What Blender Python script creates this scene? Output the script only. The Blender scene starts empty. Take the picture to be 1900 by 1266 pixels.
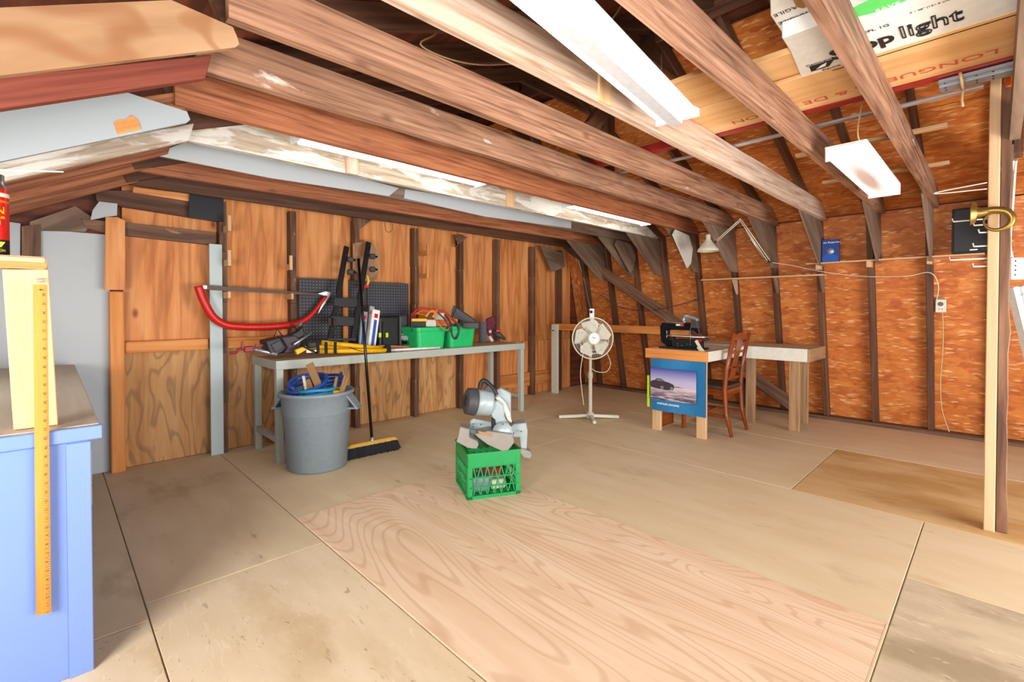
import bpy, bmesh, math, random
from mathutils import Vector, Matrix
random.seed(7)
PI = math.pi
scene = bpy.context.scene
COL = scene.collection

# ------------------------------------------------------------------ camera
FPX, PCX, PCY, CAMH = 877.0, 950.0, 586.0, 1.15
PITCH, YAW = math.radians(.85), math.radians(45.7)
FH = Vector((math.cos(YAW), math.sin(YAW), 0)); RT = Vector((math.sin(YAW), -math.cos(YAW), 0)); ZZ = Vector((0, 0, 1))
FW = FH*math.cos(PITCH) - ZZ*math.sin(PITCH); UP = ZZ*math.cos(PITCH) + FH*math.sin(PITCH)
CAM = Vector((0, 0, CAMH))
cd = bpy.data.cameras.new('camera'); cam = bpy.data.objects.new('camera', cd); COL.objects.link(cam)
cd.sensor_width = 36; cd.lens = FPX/1900*36; cd.shift_y = (PCY-633)/1900; cd.clip_start = .02
cam.matrix_world = Matrix(((RT.x, UP.x, -FW.x, 0), (RT.y, UP.y, -FW.y, 0), (RT.z, UP.z, -FW.z, CAMH), (0, 0, 0, 1)))
scene.camera = cam
def ray(x, y): return FW + RT*((x-PCX)/FPX) + UP*((PCY-y)/FPX)
def onp(x, y, ax, v):
    r = ray(x, y); return CAM + r*((v-CAM[ax])/r[ax])
def oX(x, y, v): return onp(x, y, 0, v)
def oY(x, y, v): return onp(x, y, 1, v)
def oZ(x, y, v=0.0): return onp(x, y, 2, v)
def dp(x, y, D): return CAM + ray(x, y)*D          # point at depth D metres in front of the lens

# ------------------------------------------------------------------ world, lights, exposure
w = bpy.data.worlds.new('world'); scene.world = w; w.use_nodes = True
w.node_tree.nodes['Background'].inputs[0].default_value = (1, .96, .9, 1)
w.node_tree.nodes['Background'].inputs[1].default_value = .25
scene.view_settings.view_transform = 'Standard'; scene.view_settings.look = 'None'
scene.view_settings.gamma = 1; scene.view_settings.use_curve_mapping = False
scene.view_settings.exposure = .40
def area(name, loc, tgt, sx, sy, power, col=(1, 1, 1)):
    l = bpy.data.lights.new(name, 'AREA'); l.shape = 'RECTANGLE'; l.size = sx; l.size_y = sy; l.energy = power; l.color = col
    o = bpy.data.objects.new(name, l); COL.objects.link(o); o.location = loc
    o.rotation_euler = (Vector(tgt)-Vector(loc)).to_track_quat('-Z', 'Y').to_euler(); return o
area('flash_lamp', (.06, -.06, 1.33), (3.6, 2.4, 1.9), .22, .22, 21, (1, .97, .95)).data.spread = math.radians(128)
area('added_low_fill', (1.2, -1.9, .45), (2.6, 3.2, 1.9), 1.6, .6, 34, (.97, .98, 1))  # added fill out of view, set low to brighten the joist faces
area('added_low_fill', (3.0, -2.0, .45), (3.6, 3.4, 1.7), 1.6, .6, 46, (.97, .98, 1))  # second added low fill behind the camera, further right
area('added_rear_fill', (2.4, -2.4, .95), (3.1, 3.4, 1.1), 3.4, 1.5, 88, (.97, .98, 1))  # broad fill added behind the camera; no door opening is modelled
area('added_counter_fill', (-.65, 3.0, 1.5), (-.4, 3.0, .7), .7, .2, 5, (1, .98, .96))  # invented off-frame fill that brightens the counter top
area('added_side_fill', (-1.2, 1.1, 1.0), (3.4, 4.2, 1.2), 1.2, .7, 75, (1, .98, .96))  # unseen fill added at left to lift gable and right wall; no window

# ------------------------------------------------------------------ colours and materials
def hx(h, k=1.0):
    h = h.lstrip('#'); o = []
    for i in (0, 2, 4):
        c = int(h[i:i+2], 16)/255; c = c/12.92 if c <= .04045 else ((c+.055)/1.055)**2.4; o.append(c*k)
    return (o[0], o[1], o[2], 1)
class NT:
    def __init__(s, name, rough=.6, metal=0.0, spec=.4):
        s.m = bpy.data.materials.new(name); s.m.use_nodes = True; s.t = s.m.node_tree; s.n = s.t.nodes; s.b = s.n['Principled BSDF']
        s.b.inputs['Roughness'].default_value = rough; s.b.inputs['Metallic'].default_value = metal
        s.b.inputs['Specular IOR Level'].default_value = spec
    def L(s, a, b): s.t.links.new(a, b)
    def new(s, ty, **kw):
        n = s.n.new(ty)
        for k, v in kw.items(): setattr(n, k, v)
        return n
    def uv(s, seedmul=9.0):
        tc = s.new('ShaderNodeTexCoord'); oi = s.new('ShaderNodeObjectInfo')
        sc = s.new('ShaderNodeVectorMath', operation='SCALE'); sc.inputs[0].default_value = (seedmul, seedmul*1.7, seedmul*.3); s.L(oi.outputs['Random'], sc.inputs['Scale'])
        ad = s.new('ShaderNodeVectorMath', operation='ADD'); s.L(tc.outputs['UV'], ad.inputs[0]); s.L(sc.outputs[0], ad.inputs[1]); s.oi = oi
        return ad.outputs[0]
    def mp(s, vec, scale, rot=0.0, loc=(0, 0, 0)):
        m = s.new('ShaderNodeMapping'); m.inputs['Scale'].default_value = scale; m.inputs['Rotation'].default_value = (0, 0, rot); m.inputs['Location'].default_value = loc
        s.L(vec, m.inputs[0]); return m.outputs[0]
    def noise(s, vec, scale=1, detail=4, rough=.55, dist=0.0):
        n = s.new('ShaderNodeTexNoise'); n.inputs['Scale'].default_value = scale; n.inputs['Detail'].default_value = detail
        n.inputs['Roughness'].default_value = rough; n.inputs['Distortion'].default_value = dist; s.L(vec, n.inputs['Vector']); return n.outputs['Fac']
    def ramp(s, fac, stops, interp='LINEAR'):
        r = s.new('ShaderNodeValToRGB'); e = r.color_ramp.elements; r.color_ramp.interpolation = interp
        while len(e) < len(stops): e.new(.5)
        for i, (p, c) in enumerate(stops): e[i].position = p; e[i].color = c if hasattr(c, '__len__') else (c, c, c, 1)
        s.L(fac, r.inputs[0]); return r.outputs[0]
    def mix(s, fac, a, b, mode='MIX'):
        m = s.new('ShaderNodeMix', data_type='RGBA', blend_type=mode)
        if isinstance(fac, (int, float)): m.inputs[0].default_value = fac
        else: s.L(fac, m.inputs[0])
        for i, v in ((6, a), (7, b)):
            if hasattr(v, '__len__'): m.inputs[i].default_value = v
            else: s.L(v, m.inputs[i])
        return m.outputs[2]
    def math(s, op, a, b=0.0):
        m = s.new('ShaderNodeMath', operation=op)
        for i, v in ((0, a), (1, b)):
            if isinstance(v, (int, float)): m.inputs[i].default_value = v
            else: s.L(v, m.inputs[i])
        return m.outputs[0]
    def bump(s, h, st=.3, d=.002):
        b = s.new('ShaderNodeBump'); b.inputs['Strength'].default_value = st; b.inputs['Distance'].default_value = d
        s.L(h, b.inputs['Height']); s.L(b.outputs[0], s.b.inputs['Normal'])
    def out(s, col): s.L(col, s.b.inputs['Base Color']); return s.m
BLK = (0, 0, 0, 1); WHT = (1, 1, 1, 1)
def wood(name, dark, mid, light, gs=(1.3, 26), ring=0.0, rk=34, rs=(.7, 4.2), knots=0.0, rough=.65, paint=None, pthr=.5, vary=.25, kdark='4a2413', bst=.25):
    n = NT(name, rough); u = n.uv()
    g = n.noise(n.mp(u, (gs[0], gs[1], 1)), 1, 5, .6, .4)
    col = n.ramp(g, [(.3, hx(dark)), (.5, hx(mid)), (.72, hx(light))])
    big = n.noise(n.mp(u, (1.1, 4, 1)), 1, 3)
    col = n.mix(n.ramp(big, [(.4, 0.0), (.7, .32)]), col, hx(dark))
    h = g
    if ring:
        f = n.noise(n.mp(u, (rs[0], rs[1], 1)), 1, 2.2, .45, .35)
        s_ = n.math('SINE', n.math('MULTIPLY', f, rk*2.2))
        rr = n.ramp(s_, [(.45, 0.0), (.98, 1.0)])
        amt = n.math('MULTIPLY', rr, ring)
        col = n.mix(amt, col, hx(kdark))
    if knots:
        v = n.new('ShaderNodeTexVoronoi'); v.inputs['Scale'].default_value = 1; n.L(n.mp(u, (3.2, 6.0, 1)), v.inputs['Vector'])
        sp = n.new('ShaderNodeSeparateColor'); n.L(v.outputs['Color'], sp.inputs[0])
        kk = n.math('MULTIPLY', n.ramp(v.outputs['Distance'], [(.04, 1.0), (.15, 0.0)]), n.ramp(sp.outputs[0], [(.5, 0.0), (.55, 1.0)]))
        col = n.mix(n.math('MULTIPLY', kk, knots), col, hx(kdark))
    if paint:
        p = n.noise(n.mp(u, (2.2, 9, 1)), 1, 6, .65, .6)
        col = n.mix(n.ramp(p, [(pthr-.03, 0.0), (pthr+.03, 1.0)]), col, hx(paint))
    hv = n.new('ShaderNodeHueSaturation'); n.L(col, hv.inputs['Color'])
    vv = n.math('ADD', n.math('MULTIPLY', n.oi.outputs['Random'], vary), 1-vary/2); n.L(vv, hv.inputs['Value'])
    n.bump(h, bst); return n.out(hv.outputs[0])
def osb(name, cols, sc=16.0, st=.3, rough=.6, hi=.7, sxy=(1.0, .2)):
    n = NT(name, rough); u = n.uv(3.0)
    wob = n.new('ShaderNodeTexNoise'); wob.inputs['Scale'].default_value = 14; wob.inputs['Detail'].default_value = 3; n.L(u, wob.inputs['Vector'])
    w2 = n.new('ShaderNodeVectorMath', operation='SCALE'); w2.inputs['Scale'].default_value = .035; n.L(wob.outputs['Color'], w2.inputs[0])
    uu = n.new('ShaderNodeVectorMath', operation='ADD'); n.L(u, uu.inputs[0]); n.L(w2.outputs[0], uu.inputs[1])
    base = n.noise(n.mp(uu.outputs[0], (9, 22, 1), .3), 1, 5, .65, 1.0); base2 = n.noise(n.mp(uu.outputs[0], (10, 24, 1), -.7, (5, 2, 0)), 1, 4, .6, .8)
    f = n.math('MULTIPLY', n.math('ADD', base, base2), .5)
    last = n.ramp(f, [(.36, hx(cols[0])), (.46, hx(cols[1])), (.54, hx(cols[2])), (.64, hx(cols[3]))])
    for i, (rot, s_) in enumerate(((.25, .8), (1.0, 1.1), (-.6, .7))):
        v = n.new('ShaderNodeTexVoronoi'); v.inputs['Scale'].default_value = 1
        n.L(n.mp(uu.outputs[0], (sc*s_, sc*s_*2.6, 1), rot, (i*2.7, i*4.3, 0)), v.inputs['Vector'])
        sp = n.new('ShaderNodeSeparateColor'); n.L(v.outputs['Color'], sp.inputs[0])
        last = n.mix(n.ramp(sp.outputs[1], [(.5, 0.0), (.55, .5)]), last, n.ramp(sp.outputs[0], [(0, hx(cols[0])), (.4, hx(cols[1])), (1, hx(cols[3]))]))
    for i, (rot, s_, t0, c, amt) in enumerate(((.2, 1.0, .84, 3, .5), (.8, 1.1, .91, 4, hi*.8), (-.4, 1.2, .92, 4, hi), (-.15, .9, .86, 3, .5), (1.2, 1.5, .94, 4, hi*.8), (.5, 1.2, .94, 5, .4), (.05, 1.3, .92, 4, hi))):
        v = n.new('ShaderNodeTexVoronoi'); v.inputs['Scale'].default_value = 1
        n.L(n.mp(uu.outputs[0], (sc*s_*sxy[0], sc*s_/sxy[1], 1), rot, (i*3.7, i*1.3, 0)), v.inputs['Vector'])
        sp = n.new('ShaderNodeSeparateColor'); n.L(v.outputs['Color'], sp.inputs[0])
        k = n.math('MULTIPLY', n.ramp(sp.outputs[0], [(t0, 0.0), (t0+.02, amt)]), n.ramp(v.outputs['Distance'], [(.25, 1.0), (.5, 0.0)]))
        last = n.mix(k, last, hx(cols[c]))
    n.bump(f, st, .0015); return n.out(last)
def plain(name, h, rough=.5, metal=0.0, spec=.4, var=0.06, k=1.0, sc=30):
    n = NT(name, rough, metal, spec)
    tc = n.new('ShaderNodeTexCoord'); f = n.noise(tc.outputs['Object'], sc, 3)
    a = hx(h, k*(1-var)); b = hx(h, k*(1+var)); return n.out(n.ramp(f, [(.3, a), (.7, b)]))
def emit(name, h, st):
    n = NT(name, .4); n.b.inputs['Base Color'].default_value = hx(h); n.b.inputs['Emission Color'].default_value = hx(h); n.b.inputs['Emission Strength'].default_value = st; return n.m
def painted(name, h, chip, thr=.72, rough=.45, sc=6.0, dirt='8a8f86', dthr=.62):
    n = NT(name, rough); u = n.uv(4.0)
    a = n.noise(n.mp(u, (sc, sc*2, 1)), 1, 7, .7); d = n.noise(n.mp(u, (1.5, 2.5, 1)), 1, 4)
    col = n.mix(n.ramp(d, [(dthr-.1, 0.0), (dthr+.15, .35)]), hx(h), hx(dirt))
    col = n.mix(n.ramp(a, [(thr, 0.0), (thr+.015, 1.0)]), col, hx(chip)); return n.out(col)
M = {}
M['joist'] = wood('aged_red_joist_wood', '62422e', '9c7258', 'b48c70', (2.2, 55), ring=.3, rk=24, rs=(.5, 7), knots=.6, paint='d6c0b0', pthr=.69, bst=.1)
M['joist_red'] = wood('red_joist_wood', '6e3a22', 'a0623f', 'b27850', (2.2, 55), ring=.2, rs=(.5, 7), knots=.5, paint='c9a58c', pthr=.75)
M['joist_pale'] = wood('pale_joist_wood', 'a08068', 'c9ae98', 'dcc8b4', (2.2, 50), ring=.15, rs=(.5, 7), knots=.5)
M['joist_white'] = wood('whitewashed_joist_wood', '97806a', 'b8a893', 'cfc4b4', (1.1, 24), ring=.25, rs=(.6, 7), knots=.2, paint='d6d2c8', pthr=.5)
M['rafter'] = wood('dark_rafter_wood', '3c2416', '5e3c28', '785440', (1.1, 24), knots=.3, vary=.3)
M['stud'] = wood('rough_dark_stud', '40281a', '6e4c36', '8e6a50', (1.6, 20), knots=.4, paint='b08868', pthr=.68)
M['red_board'] = wood('dull_red_board', '642c1e', '7e3c2c', '8c4c3a', (2.2, 50), paint='c49078', pthr=.75)
M['gusset'] = wood('grey_brown_gusset_plywood', '5c4636', '7e6652', '968070', (1.3, 12), vary=.3)
M['ply'] = wood('orange_fir_plywood', 'b86c34', 'da9052', 'e8aa6c', (1.0, 11), ring=.3, rk=16, rs=(.5, 6.0), knots=.9, kdark='7c3c18', vary=.14)
M['ply_low'] = wood('weathered_lower_plywood', 'a06c3c', 'c29058', 'd0a673', (1.0, 12), ring=.42, rk=26, rs=(1.1, 5), knots=.5, kdark='5d4028', vary=.15)
M['ply_light'] = wood('light_gusset_plywood', '8f6a48', 'a8825e', 'b6926e', (.9, 7), ring=.6, rk=26, rs=(1.6, 3.4), knots=.9, kdark='8a5630', vary=.05)
M['pine'] = wood('pale_pine', 'c09468', 'd2ac80', 'dcbc96', (1.0, 22), knots=.5, kdark='a8713c', vary=.06)
M['pine_orange'] = wood('orange_pine', 'b5682c', 'd88c46', 'e6a460', (1.0, 20), knots=.7, kdark='6c3413', vary=.1)
M['lumber'] = wood('stored_lumber', 'c8945a', 'dcae78', 'e8c08c', (.7, 9), vary=.1)
M['osb'] = osb('orange_strand_board', ('9c4e1c', 'b86226', 'c67434', 'd48842', 'ecbc86', '6a3410'), 10.0)
M['fl_pink'] = wood('pinkish_plywood_floor', 'dcbc98', 'e6caaa', 'ecd6b8', (1.0, 10), ring=.34, rk=95, rs=(.5, 2.6), kdark='b88a62', vary=.02, bst=.1)
def floormat(name, a, b, stain, sthr, flakes=False):
    n = NT(name, .62, 0, .3); u = n.uv(5.0)
    g = n.noise(n.mp(u, (1.0, 3.0, 1)), 2.0, 6, .6)
    col = n.ramp(g, [(.3, hx(a)), (.7, hx(b))])
    d = n.noise(n.mp(u, (1.2, 2.4, 1)), 1.3, 5, .6)
    col = n.mix(n.ramp(d, [(sthr, 0.0), (sthr+.14, .75)]), col, hx(stain))
    sp = n.noise(n.mp(u, (7, 26, 1)), 1, 2); col = n.mix(n.ramp(sp, [(.7, 0.0), (.78, .5)]), col, hx('8f7658'))
    if flakes:
        f = n.noise(n.mp(u, (9, 34, 1), .3), 1, 4, .6, 1.2); col = n.mix(n.ramp(f, [(.62, 0.0), (.66, .4)]), col, hx('efdcc0'))
        f2 = n.noise(n.mp(u, (11, 38, 1), .1, (4, 4, 0)), 1, 4, .6, 1.5); col = n.mix(n.ramp(f2, [(.66, 0.0), (.69, .6)]), col, hx('8c7256'))
        n.bump(f, .25, .002)
    return n.out(col)
M['fl_a'] = floormat('worn_beige_plywood_floor', 'd6bf98', 'e0ceac', 'c2aa82', .62)
M['fl_b'] = floormat('worn_grey_beige_floor', 'd2be9a', 'e0ceac', 'b29c78', .56)
M['fl_c'] = floormat('strand_board_floor', 'd6c09c', 'e4d2b2', 'c0a47a', .6, True)
M['fl_d'] = floormat('rough_grey_strand_floor', 'bcaa8c', 'd4c4a6', '9c8a6c', .52, True)
M['fl_stain'] = floormat('tan_stained_floor', 'ccaa74', 'd8b886', 'ba9054', .5)
M['grey_paint'] = painted('grey_white_panel_paint', 'b2b8ba', '8f7a66', .78)
M['grey_paint2'] = painted('grey_gusset_paint', '9ea6a8', '8f7a66', .76)
M['lgrey'] = plain('light_grey_enamel', 'b8b8b8', .5)
M['blue_grey'] = painted('pale_blue_board_paint', 'b0c0c0', '6b4a36', .7)
M['deck'] = wood('dark_roof_deck', '3c1c10', '6b3620', '84482c', (1.2, 14), vary=.2)
M['bench_metal'] = painted('grey_green_bench_paint', 'a9b0a6', '6e6e62', .74, .4)
M['bench_top'] = wood('bench_top_wood', 'b89c76', 'ccb28a', 'd8c29c', (1.0, 12), vary=.05)
M['cab_blue'] = painted('chipped_blue_paint', '6e88c8', 'dfe2ea', .76, .35, 4.0, '647cbc', .6)
M['cab_top'] = wood('grey_counter_wood', 'c0b49e', 'd0c6b2', 'dcd2c0', (.8, 9), vary=.05)
M['ruler'] = wood('yellow_ruler_wood', 'a8641c', 'c4802c', 'd0903c', (1.0, 18), vary=.02)
M['chair'] = wood('varnished_chair_wood', '4a1c08', '8a4018', 'a85424', (1.2, 20), rough=.3, vary=.05)
M['leather'] = plain('dark_brown_leather', '4a3a34', .4)
M['cedar'] = wood('aged_bench_legs', '7a5c42', 'a8845e', 'bc9a74', (1.2, 20), knots=.4, vary=.1)
for k, h, r, m in (('white', 'e6e6e2', .45, 0), ('offwhite', 'd8d6c8', .5, 0), ('cream', 'd6d2bc', .45, 0), ('black', '17171a', .45, 0), ('black_gloss', '101014', .22, 0), ('dgrey', '3c3c3e', .5, 0),
                   ('grey', '6f7274', .5, 0), ('bin', '86939b', .5, 0), ('green', '0e8c46', .4, 0), ('green_bright', '20b868', .4, 0), ('steel', 'b8bcc0', .3, .9), ('alu', 'c8ccd0', .35, .8), ('galv', '98a4ae', .4, .7),
                   ('red', 'c01c14', .35, 0), ('dred', '8c2018', .45, 0), ('maroon', '6a1c34', .7, 0), ('yellow', 'f0b818', .4, 0), ('orange', 'd86018', .45, 0), ('brass', '8c7038', .35, .8),
                   ('blue', '1f4fa8', .45, 0), ('navy', '1c3f86', .4, 0), ('poster_blue', '2c78ac', .35, 0), ('lime', 'b8e028', .4, 0), ('saw_light', '98a6a8', .4, .15), ('saw_base', '8e8a82', .45, .3), ('card', 'dcdcd6', .7, 0),
                   ('peg', '34343a', .6, 0), ('hole', '08080a', .9, 0), ('cable', 'c4a878', .6, 0), ('wirewhite', 'dad8cc', .5, 0), ('bristle', '26262a', .9, 0), ('brush_wood', 'd8ac50', .5, 0), ('green_logo', '58c860', .6, 0), ('wtext', 'f2f2f2', .5, 0),
                   ('redtext', 'b8503c', .7, 0), ('ytext', 'f0e020', .5, 0), ('saw_blade', '4c3c30', .45, .5), ('teal', '2c90b8', .5, 0), ('mauve', '40343c', .5, 0), ('sand', '9c7448', .6, 0), ('lamp_off', 'ccc8b4', .4, 0)):
    M[k] = plain(k + '_finish', h, r, m)
M['tube'] = emit('lit_fluorescent_tube', 'fffdf6', 4.5)
M['tube2'] = emit('lit_strip_diffuser', 'fffdf2', 8.0)
def wrapmat():
    n = NT('lit_acrylic_wrap', .4); u = n.new('ShaderNodeTexCoord'); m = n.new('ShaderNodeMapping'); n.L(u.outputs['Generated'], m.inputs[0])
    m.inputs['Location'].default_value = (-.5, -.5, 0)
    g = n.new('ShaderNodeTexGradient', gradient_type='SPHERICAL'); m.inputs['Scale'].default_value = (1, 1, 0); m2 = n.new('ShaderNodeMapping'); m2.inputs['Scale'].default_value = (2.0, 2.6, 0); n.L(m.outputs[0], m2.inputs[0]); n.L(m2.outputs[0], g.inputs[0])
    c = n.ramp(g.outputs['Fac'], [(0.05, hx('fffcf4')), (.6, hx('b08878'))]); n.b.inputs['Base Color'].default_value = (.3, .3, .3, 1); n.L(c, n.b.inputs['Emission Color']); n.b.inputs['Emission Strength'].default_value = .85; return n.m
M['wrap'] = wrapmat()

# ------------------------------------------------------------------ mesh helpers
WM = {}
class MB:
    def __init__(s): s.v = []; s.f = []; s.uv = []; s.sm = []
    def quadbox(s, c8, uvaxes=None):
        pass
    def box(s, c, size, ax=None):
        c = Vector(c)
        A = [Vector(a).normalized() for a in ax] if ax else [Vector((1, 0, 0)), Vector((0, 1, 0)), Vector((0, 0, 1))]
        h = [size[0]/2, size[1]/2, size[2]/2]; b = len(s.v)
        order = sorted(range(3), key=lambda i: -size[i])
        loc = []
        for i in (-1, 1):
            for j in (-1, 1):
                for k in (-1, 1):
                    l = (i*h[0], j*h[1], k*h[2]); loc.append(l); s.v.append(c + A[0]*l[0] + A[1]*l[1] + A[2]*l[2])
        fs = [((0, 1, 3, 2), 0), ((4, 6, 7, 5), 0), ((0, 4, 5, 1), 1), ((2, 3, 7, 6), 1), ((0, 2, 6, 4), 2), ((1, 5, 7, 3), 2)]
        det = A[0].cross(A[1]).dot(A[2])
        for f, na in fs:
            if det < 0: f = f[::-1]
            pa = [i for i in order if i != na]
            s.f.append([b+i for i in f]); s.uv.append([(loc[i][pa[0]], loc[i][pa[1]]) for i in f]); s.sm.append(False)
        return s
    def bx(s, x0, x1, y0, y1, z0, z1): return s.box(((x0+x1)/2, (y0+y1)/2, (z0+z1)/2), (abs(x1-x0), abs(y1-y0), abs(z1-z0)))
    def beam(s, p0, p1, w, t, side=(0, 0, 1)):
        # w is measured along the «side» direction, t across it
        p0 = Vector(p0); p1 = Vector(p1); d = (p1-p0); L = d.length; d.normalize(); sd = Vector(side); sd = (sd - d*sd.dot(d)).normalized(); q = d.cross(sd)
        return s.box((p0+p1)/2, (L, w, t), (d, sd, q))
    def prism(s, pts, off, smooth=False):
        pts = [Vector(p) for p in pts]; off = Vector(off); n = len(pts); b = len(s.v)
        nrm = Vector((0, 0, 0))
        for i in range(n): nrm += pts[i].cross(pts[(i+1) % n])
        if nrm.dot(off) > 0: pts = pts[::-1]
        s.v += pts + [p+off for p in pts]
        # plane axes for uv: longest edge
        L = max(range(n), key=lambda i: (pts[(i+1) % n]-pts[i]).length); e = (pts[(L+1) % n]-pts[L]).normalized(); nn = off.normalized(); e2 = nn.cross(e)
        U = lambda p: (p.dot(e), p.dot(e2))
        s.f.append([b+i for i in range(n)]); s.uv.append([U(p) for p in pts]); s.sm.append(False)
        s.f.append([b+n+i for i in reversed(range(n))]); s.uv.append([U(p) for p in reversed(pts)]); s.sm.append(False)
        acc = 0
        for i in range(n):
            j = (i+1) % n; l = (pts[j]-pts[i]).length
            s.f.append([b+j, b+i, b+n+i, b+n+j]); s.uv.append([(acc+l, 0), (acc, 0), (acc, off.length), (acc+l, off.length)]); s.sm.append(smooth); acc += l
        return s
    def tube(s, pts, r, n=8, caps=True, closed=False, flat=None):
        pts = [Vector(p) for p in pts]; m = len(pts); rs = r if hasattr(r, '__len__') else [r]*m; b = len(s.v); prev = None; acc = 0
        rings = []
        for i, p in enumerate(pts):
            if closed: d = pts[(i+1) % m]-pts[i-1]
            else: d = pts[min(i+1, m-1)]-pts[max(i-1, 0)]
            d.normalize()
            if prev is None:
                a = Vector((0, 0, 1)) if abs(d.z) < .9 else Vector((1, 0, 0)); x = d.cross(a).normalized()
            else:
                x = (prev - d*prev.dot(d)).normalized()
            prev = x; y = d.cross(x)
            rings.append(len(s.v))
            for k in range(n):
                t = 2*PI*k/n; fl = flat if flat else 1
                s.v.append(p + x*math.cos(t)*rs[i] + y*math.sin(t)*rs[i]*fl)
        for i in range(m if closed else m-1):
            j = (i+1) % m; a0 = rings[i]; b0 = rings[j]; l = (pts[j]-pts[i]).length
            for k in range(n):
                k2 = (k+1) % n
                s.f.append([a0+k, a0+k2, b0+k2, b0+k]); s.sm.append(True)
                c = 2*PI*rs[i]/n; s.uv.append([(acc, k*c), (acc, (k+1)*c), (acc+l, (k+1)*c), (acc+l, k*c)])
            acc += l
        if caps and not closed:
            s.f.append([rings[0]+k for k in reversed(range(n))]); s.uv.append([(0, 0)]*n); s.sm.append(False)
            s.f.append([rings[-1]+k for k in range(n)]); s.uv.append([(0, 0)]*n); s.sm.append(False)
        return s
    def lathe(s, prof, org=(0, 0, 0), axis=(0, 0, 1), n=32, smooth=True, arc=None):
        org = Vector(org); d = Vector(axis).normalized(); a = Vector((0, 0, 1)) if abs(d.z) < .9 else Vector((1, 0, 0)); x = d.cross(a).normalized(); y = d.cross(x)
        b = len(s.v)
        for r, z in prof:
            for k in range(n):
                t = 2*PI*k/n; s.v.append(org + d*z + x*math.cos(t)*r + y*math.sin(t)*r)
        for i in range(len(prof)-1):
            for k in range(n):
                k2 = (k+1) % n; s.f.append([b+i*n+k, b+i*n+k2, b+(i+1)*n+k2, b+(i+1)*n+k]); s.sm.append(smooth)
                s.uv.append([(k/n, prof[i][1]), ((k+1)/n, prof[i][1]), ((k+1)/n, prof[i+1][1]), (k/n, prof[i+1][1])])
        return s
    def cyl(s, p0, p1, r, n=20, r1=None):
        p0 = Vector(p0); p1 = Vector(p1); L = (p1-p0).length; r1 = r if r1 is None else r1
        return s.lathe([(0.0001, 0), (r, 0), (r, 0), (r1, L), (r1, L), (.0001, L)], p0, p1-p0, n, True)
    def build(s, name, mat, parent=None, local=False, bevel=0, seg=1, solid=0, sub=0):
        me = bpy.data.meshes.new(name); vs = [Vector(v) for v in s.v]
        o = bpy.data.objects.new(name, me)
        if parent is not None:
            if not local:
                inv = WM[parent.name].inverted(); vs = [inv @ v for v in vs]
            o.parent = parent; WM[o.name] = WM[parent.name].copy()
        else:
            if not local:
                mn = Vector((min(v.x for v in vs)+max(v.x for v in vs), min(v.y for v in vs)+max(v.y for v in vs), 2*min(v.z for v in vs)))/2
                vs = [v-mn for v in vs]; o.location = mn; WM[o.name] = Matrix.Translation(mn)
            else: WM[o.name] = Matrix.Identity(4)
        me.from_pydata([tuple(v) for v in vs], [], s.f); me.polygons.foreach_set('use_smooth', s.sm)
        ul = me.uv_layers.new(name='UVMap'); flat = []
        for q in s.uv:
            for a in q: flat += [a[0], a[1]]
        ul.data.foreach_set('uv', flat)
        me.materials.append(M[mat] if isinstance(mat, str) else mat); me.update()
        COL.objects.link(o)
        if sub: md = o.modifiers.new('sub', 'SUBSURF'); md.levels = md.render_levels = sub
        if solid: md = o.modifiers.new('solid', 'SOLIDIFY'); md.thickness = solid; md.offset = 0
        if bevel: md = o.modifiers.new('bevel', 'BEVEL'); md.width = bevel; md.segments = seg; md.limit_method = 'ANGLE'; md.angle_limit = .6
        return o
def tag(o, label=None, cat=None, group=None, kind=None):
    if label: o['label'] = label
    if cat: o['category'] = cat
    if group: o['group'] = group
    if kind: o['kind'] = kind
    return o
def thing(name, label, cat, loc=(0, 0, 0), rz=0.0, group=None):
    o = bpy.data.objects.new(name, None); COL.objects.link(o); o.location = loc; o.rotation_euler = (0, 0, rz); o.empty_display_size = .05
    WM[o.name] = Matrix.Translation(Vector(loc)) @ Matrix.Rotation(rz, 4, 'Z'); return tag(o, label, cat, group)
def struct(name):
    o = bpy.data.objects.new(name, None); COL.objects.link(o); WM[o.name] = Matrix.Identity(4); o['kind'] = 'structure'; return o
def text(name, body, mat, parent, org, xdir, ydir, size, bold=0.0, extr=.0004, outline=False, align='LEFT', sx=1.0):
    cu = bpy.data.curves.new('t', 'FONT'); cu.body = body; cu.size = size; cu.extrude = extr; cu.offset = bold; cu.align_x = align; cu.resolution_u = 3
    if outline: cu.fill_mode = 'NONE'; cu.bevel_depth = size*.02; cu.extrude = 0
    t = bpy.data.objects.new('t', cu); COL.objects.link(t); dg = bpy.context.evaluated_depsgraph_get()
    me = bpy.data.meshes.new_from_object(t.evaluated_get(dg)); bpy.data.objects.remove(t)
    X = Vector(xdir).normalized(); Y = Vector(ydir); Y = (Y - X*Y.dot(X)).normalized(); Z = X.cross(Y); org = Vector(org)
    mt = WM[parent.name].inverted() @ Matrix(((X.x*sx, Y.x, Z.x, org.x), (X.y*sx, Y.y, Z.y, org.y), (X.z*sx, Y.z, Z.z, org.z), (0, 0, 0, 1)))
    me.transform(mt); me.materials.clear(); me.materials.append(M[mat]); o = bpy.data.objects.new(name, me); COL.objects.link(o); o.parent = parent; WM[o.name] = WM[parent.name].copy(); return o
def arcpts(c, r, a0, a1, n, ex=(1, 0, 0), ey=(0, 0, 1)):
    ex = Vector(ex); ey = Vector(ey); c = Vector(c)
    return [c + ex*r*math.cos(a0+(a1-a0)*i/n) + ey*r*math.sin(a0+(a1-a0)*i/n) for i in range(n+1)]
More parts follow.
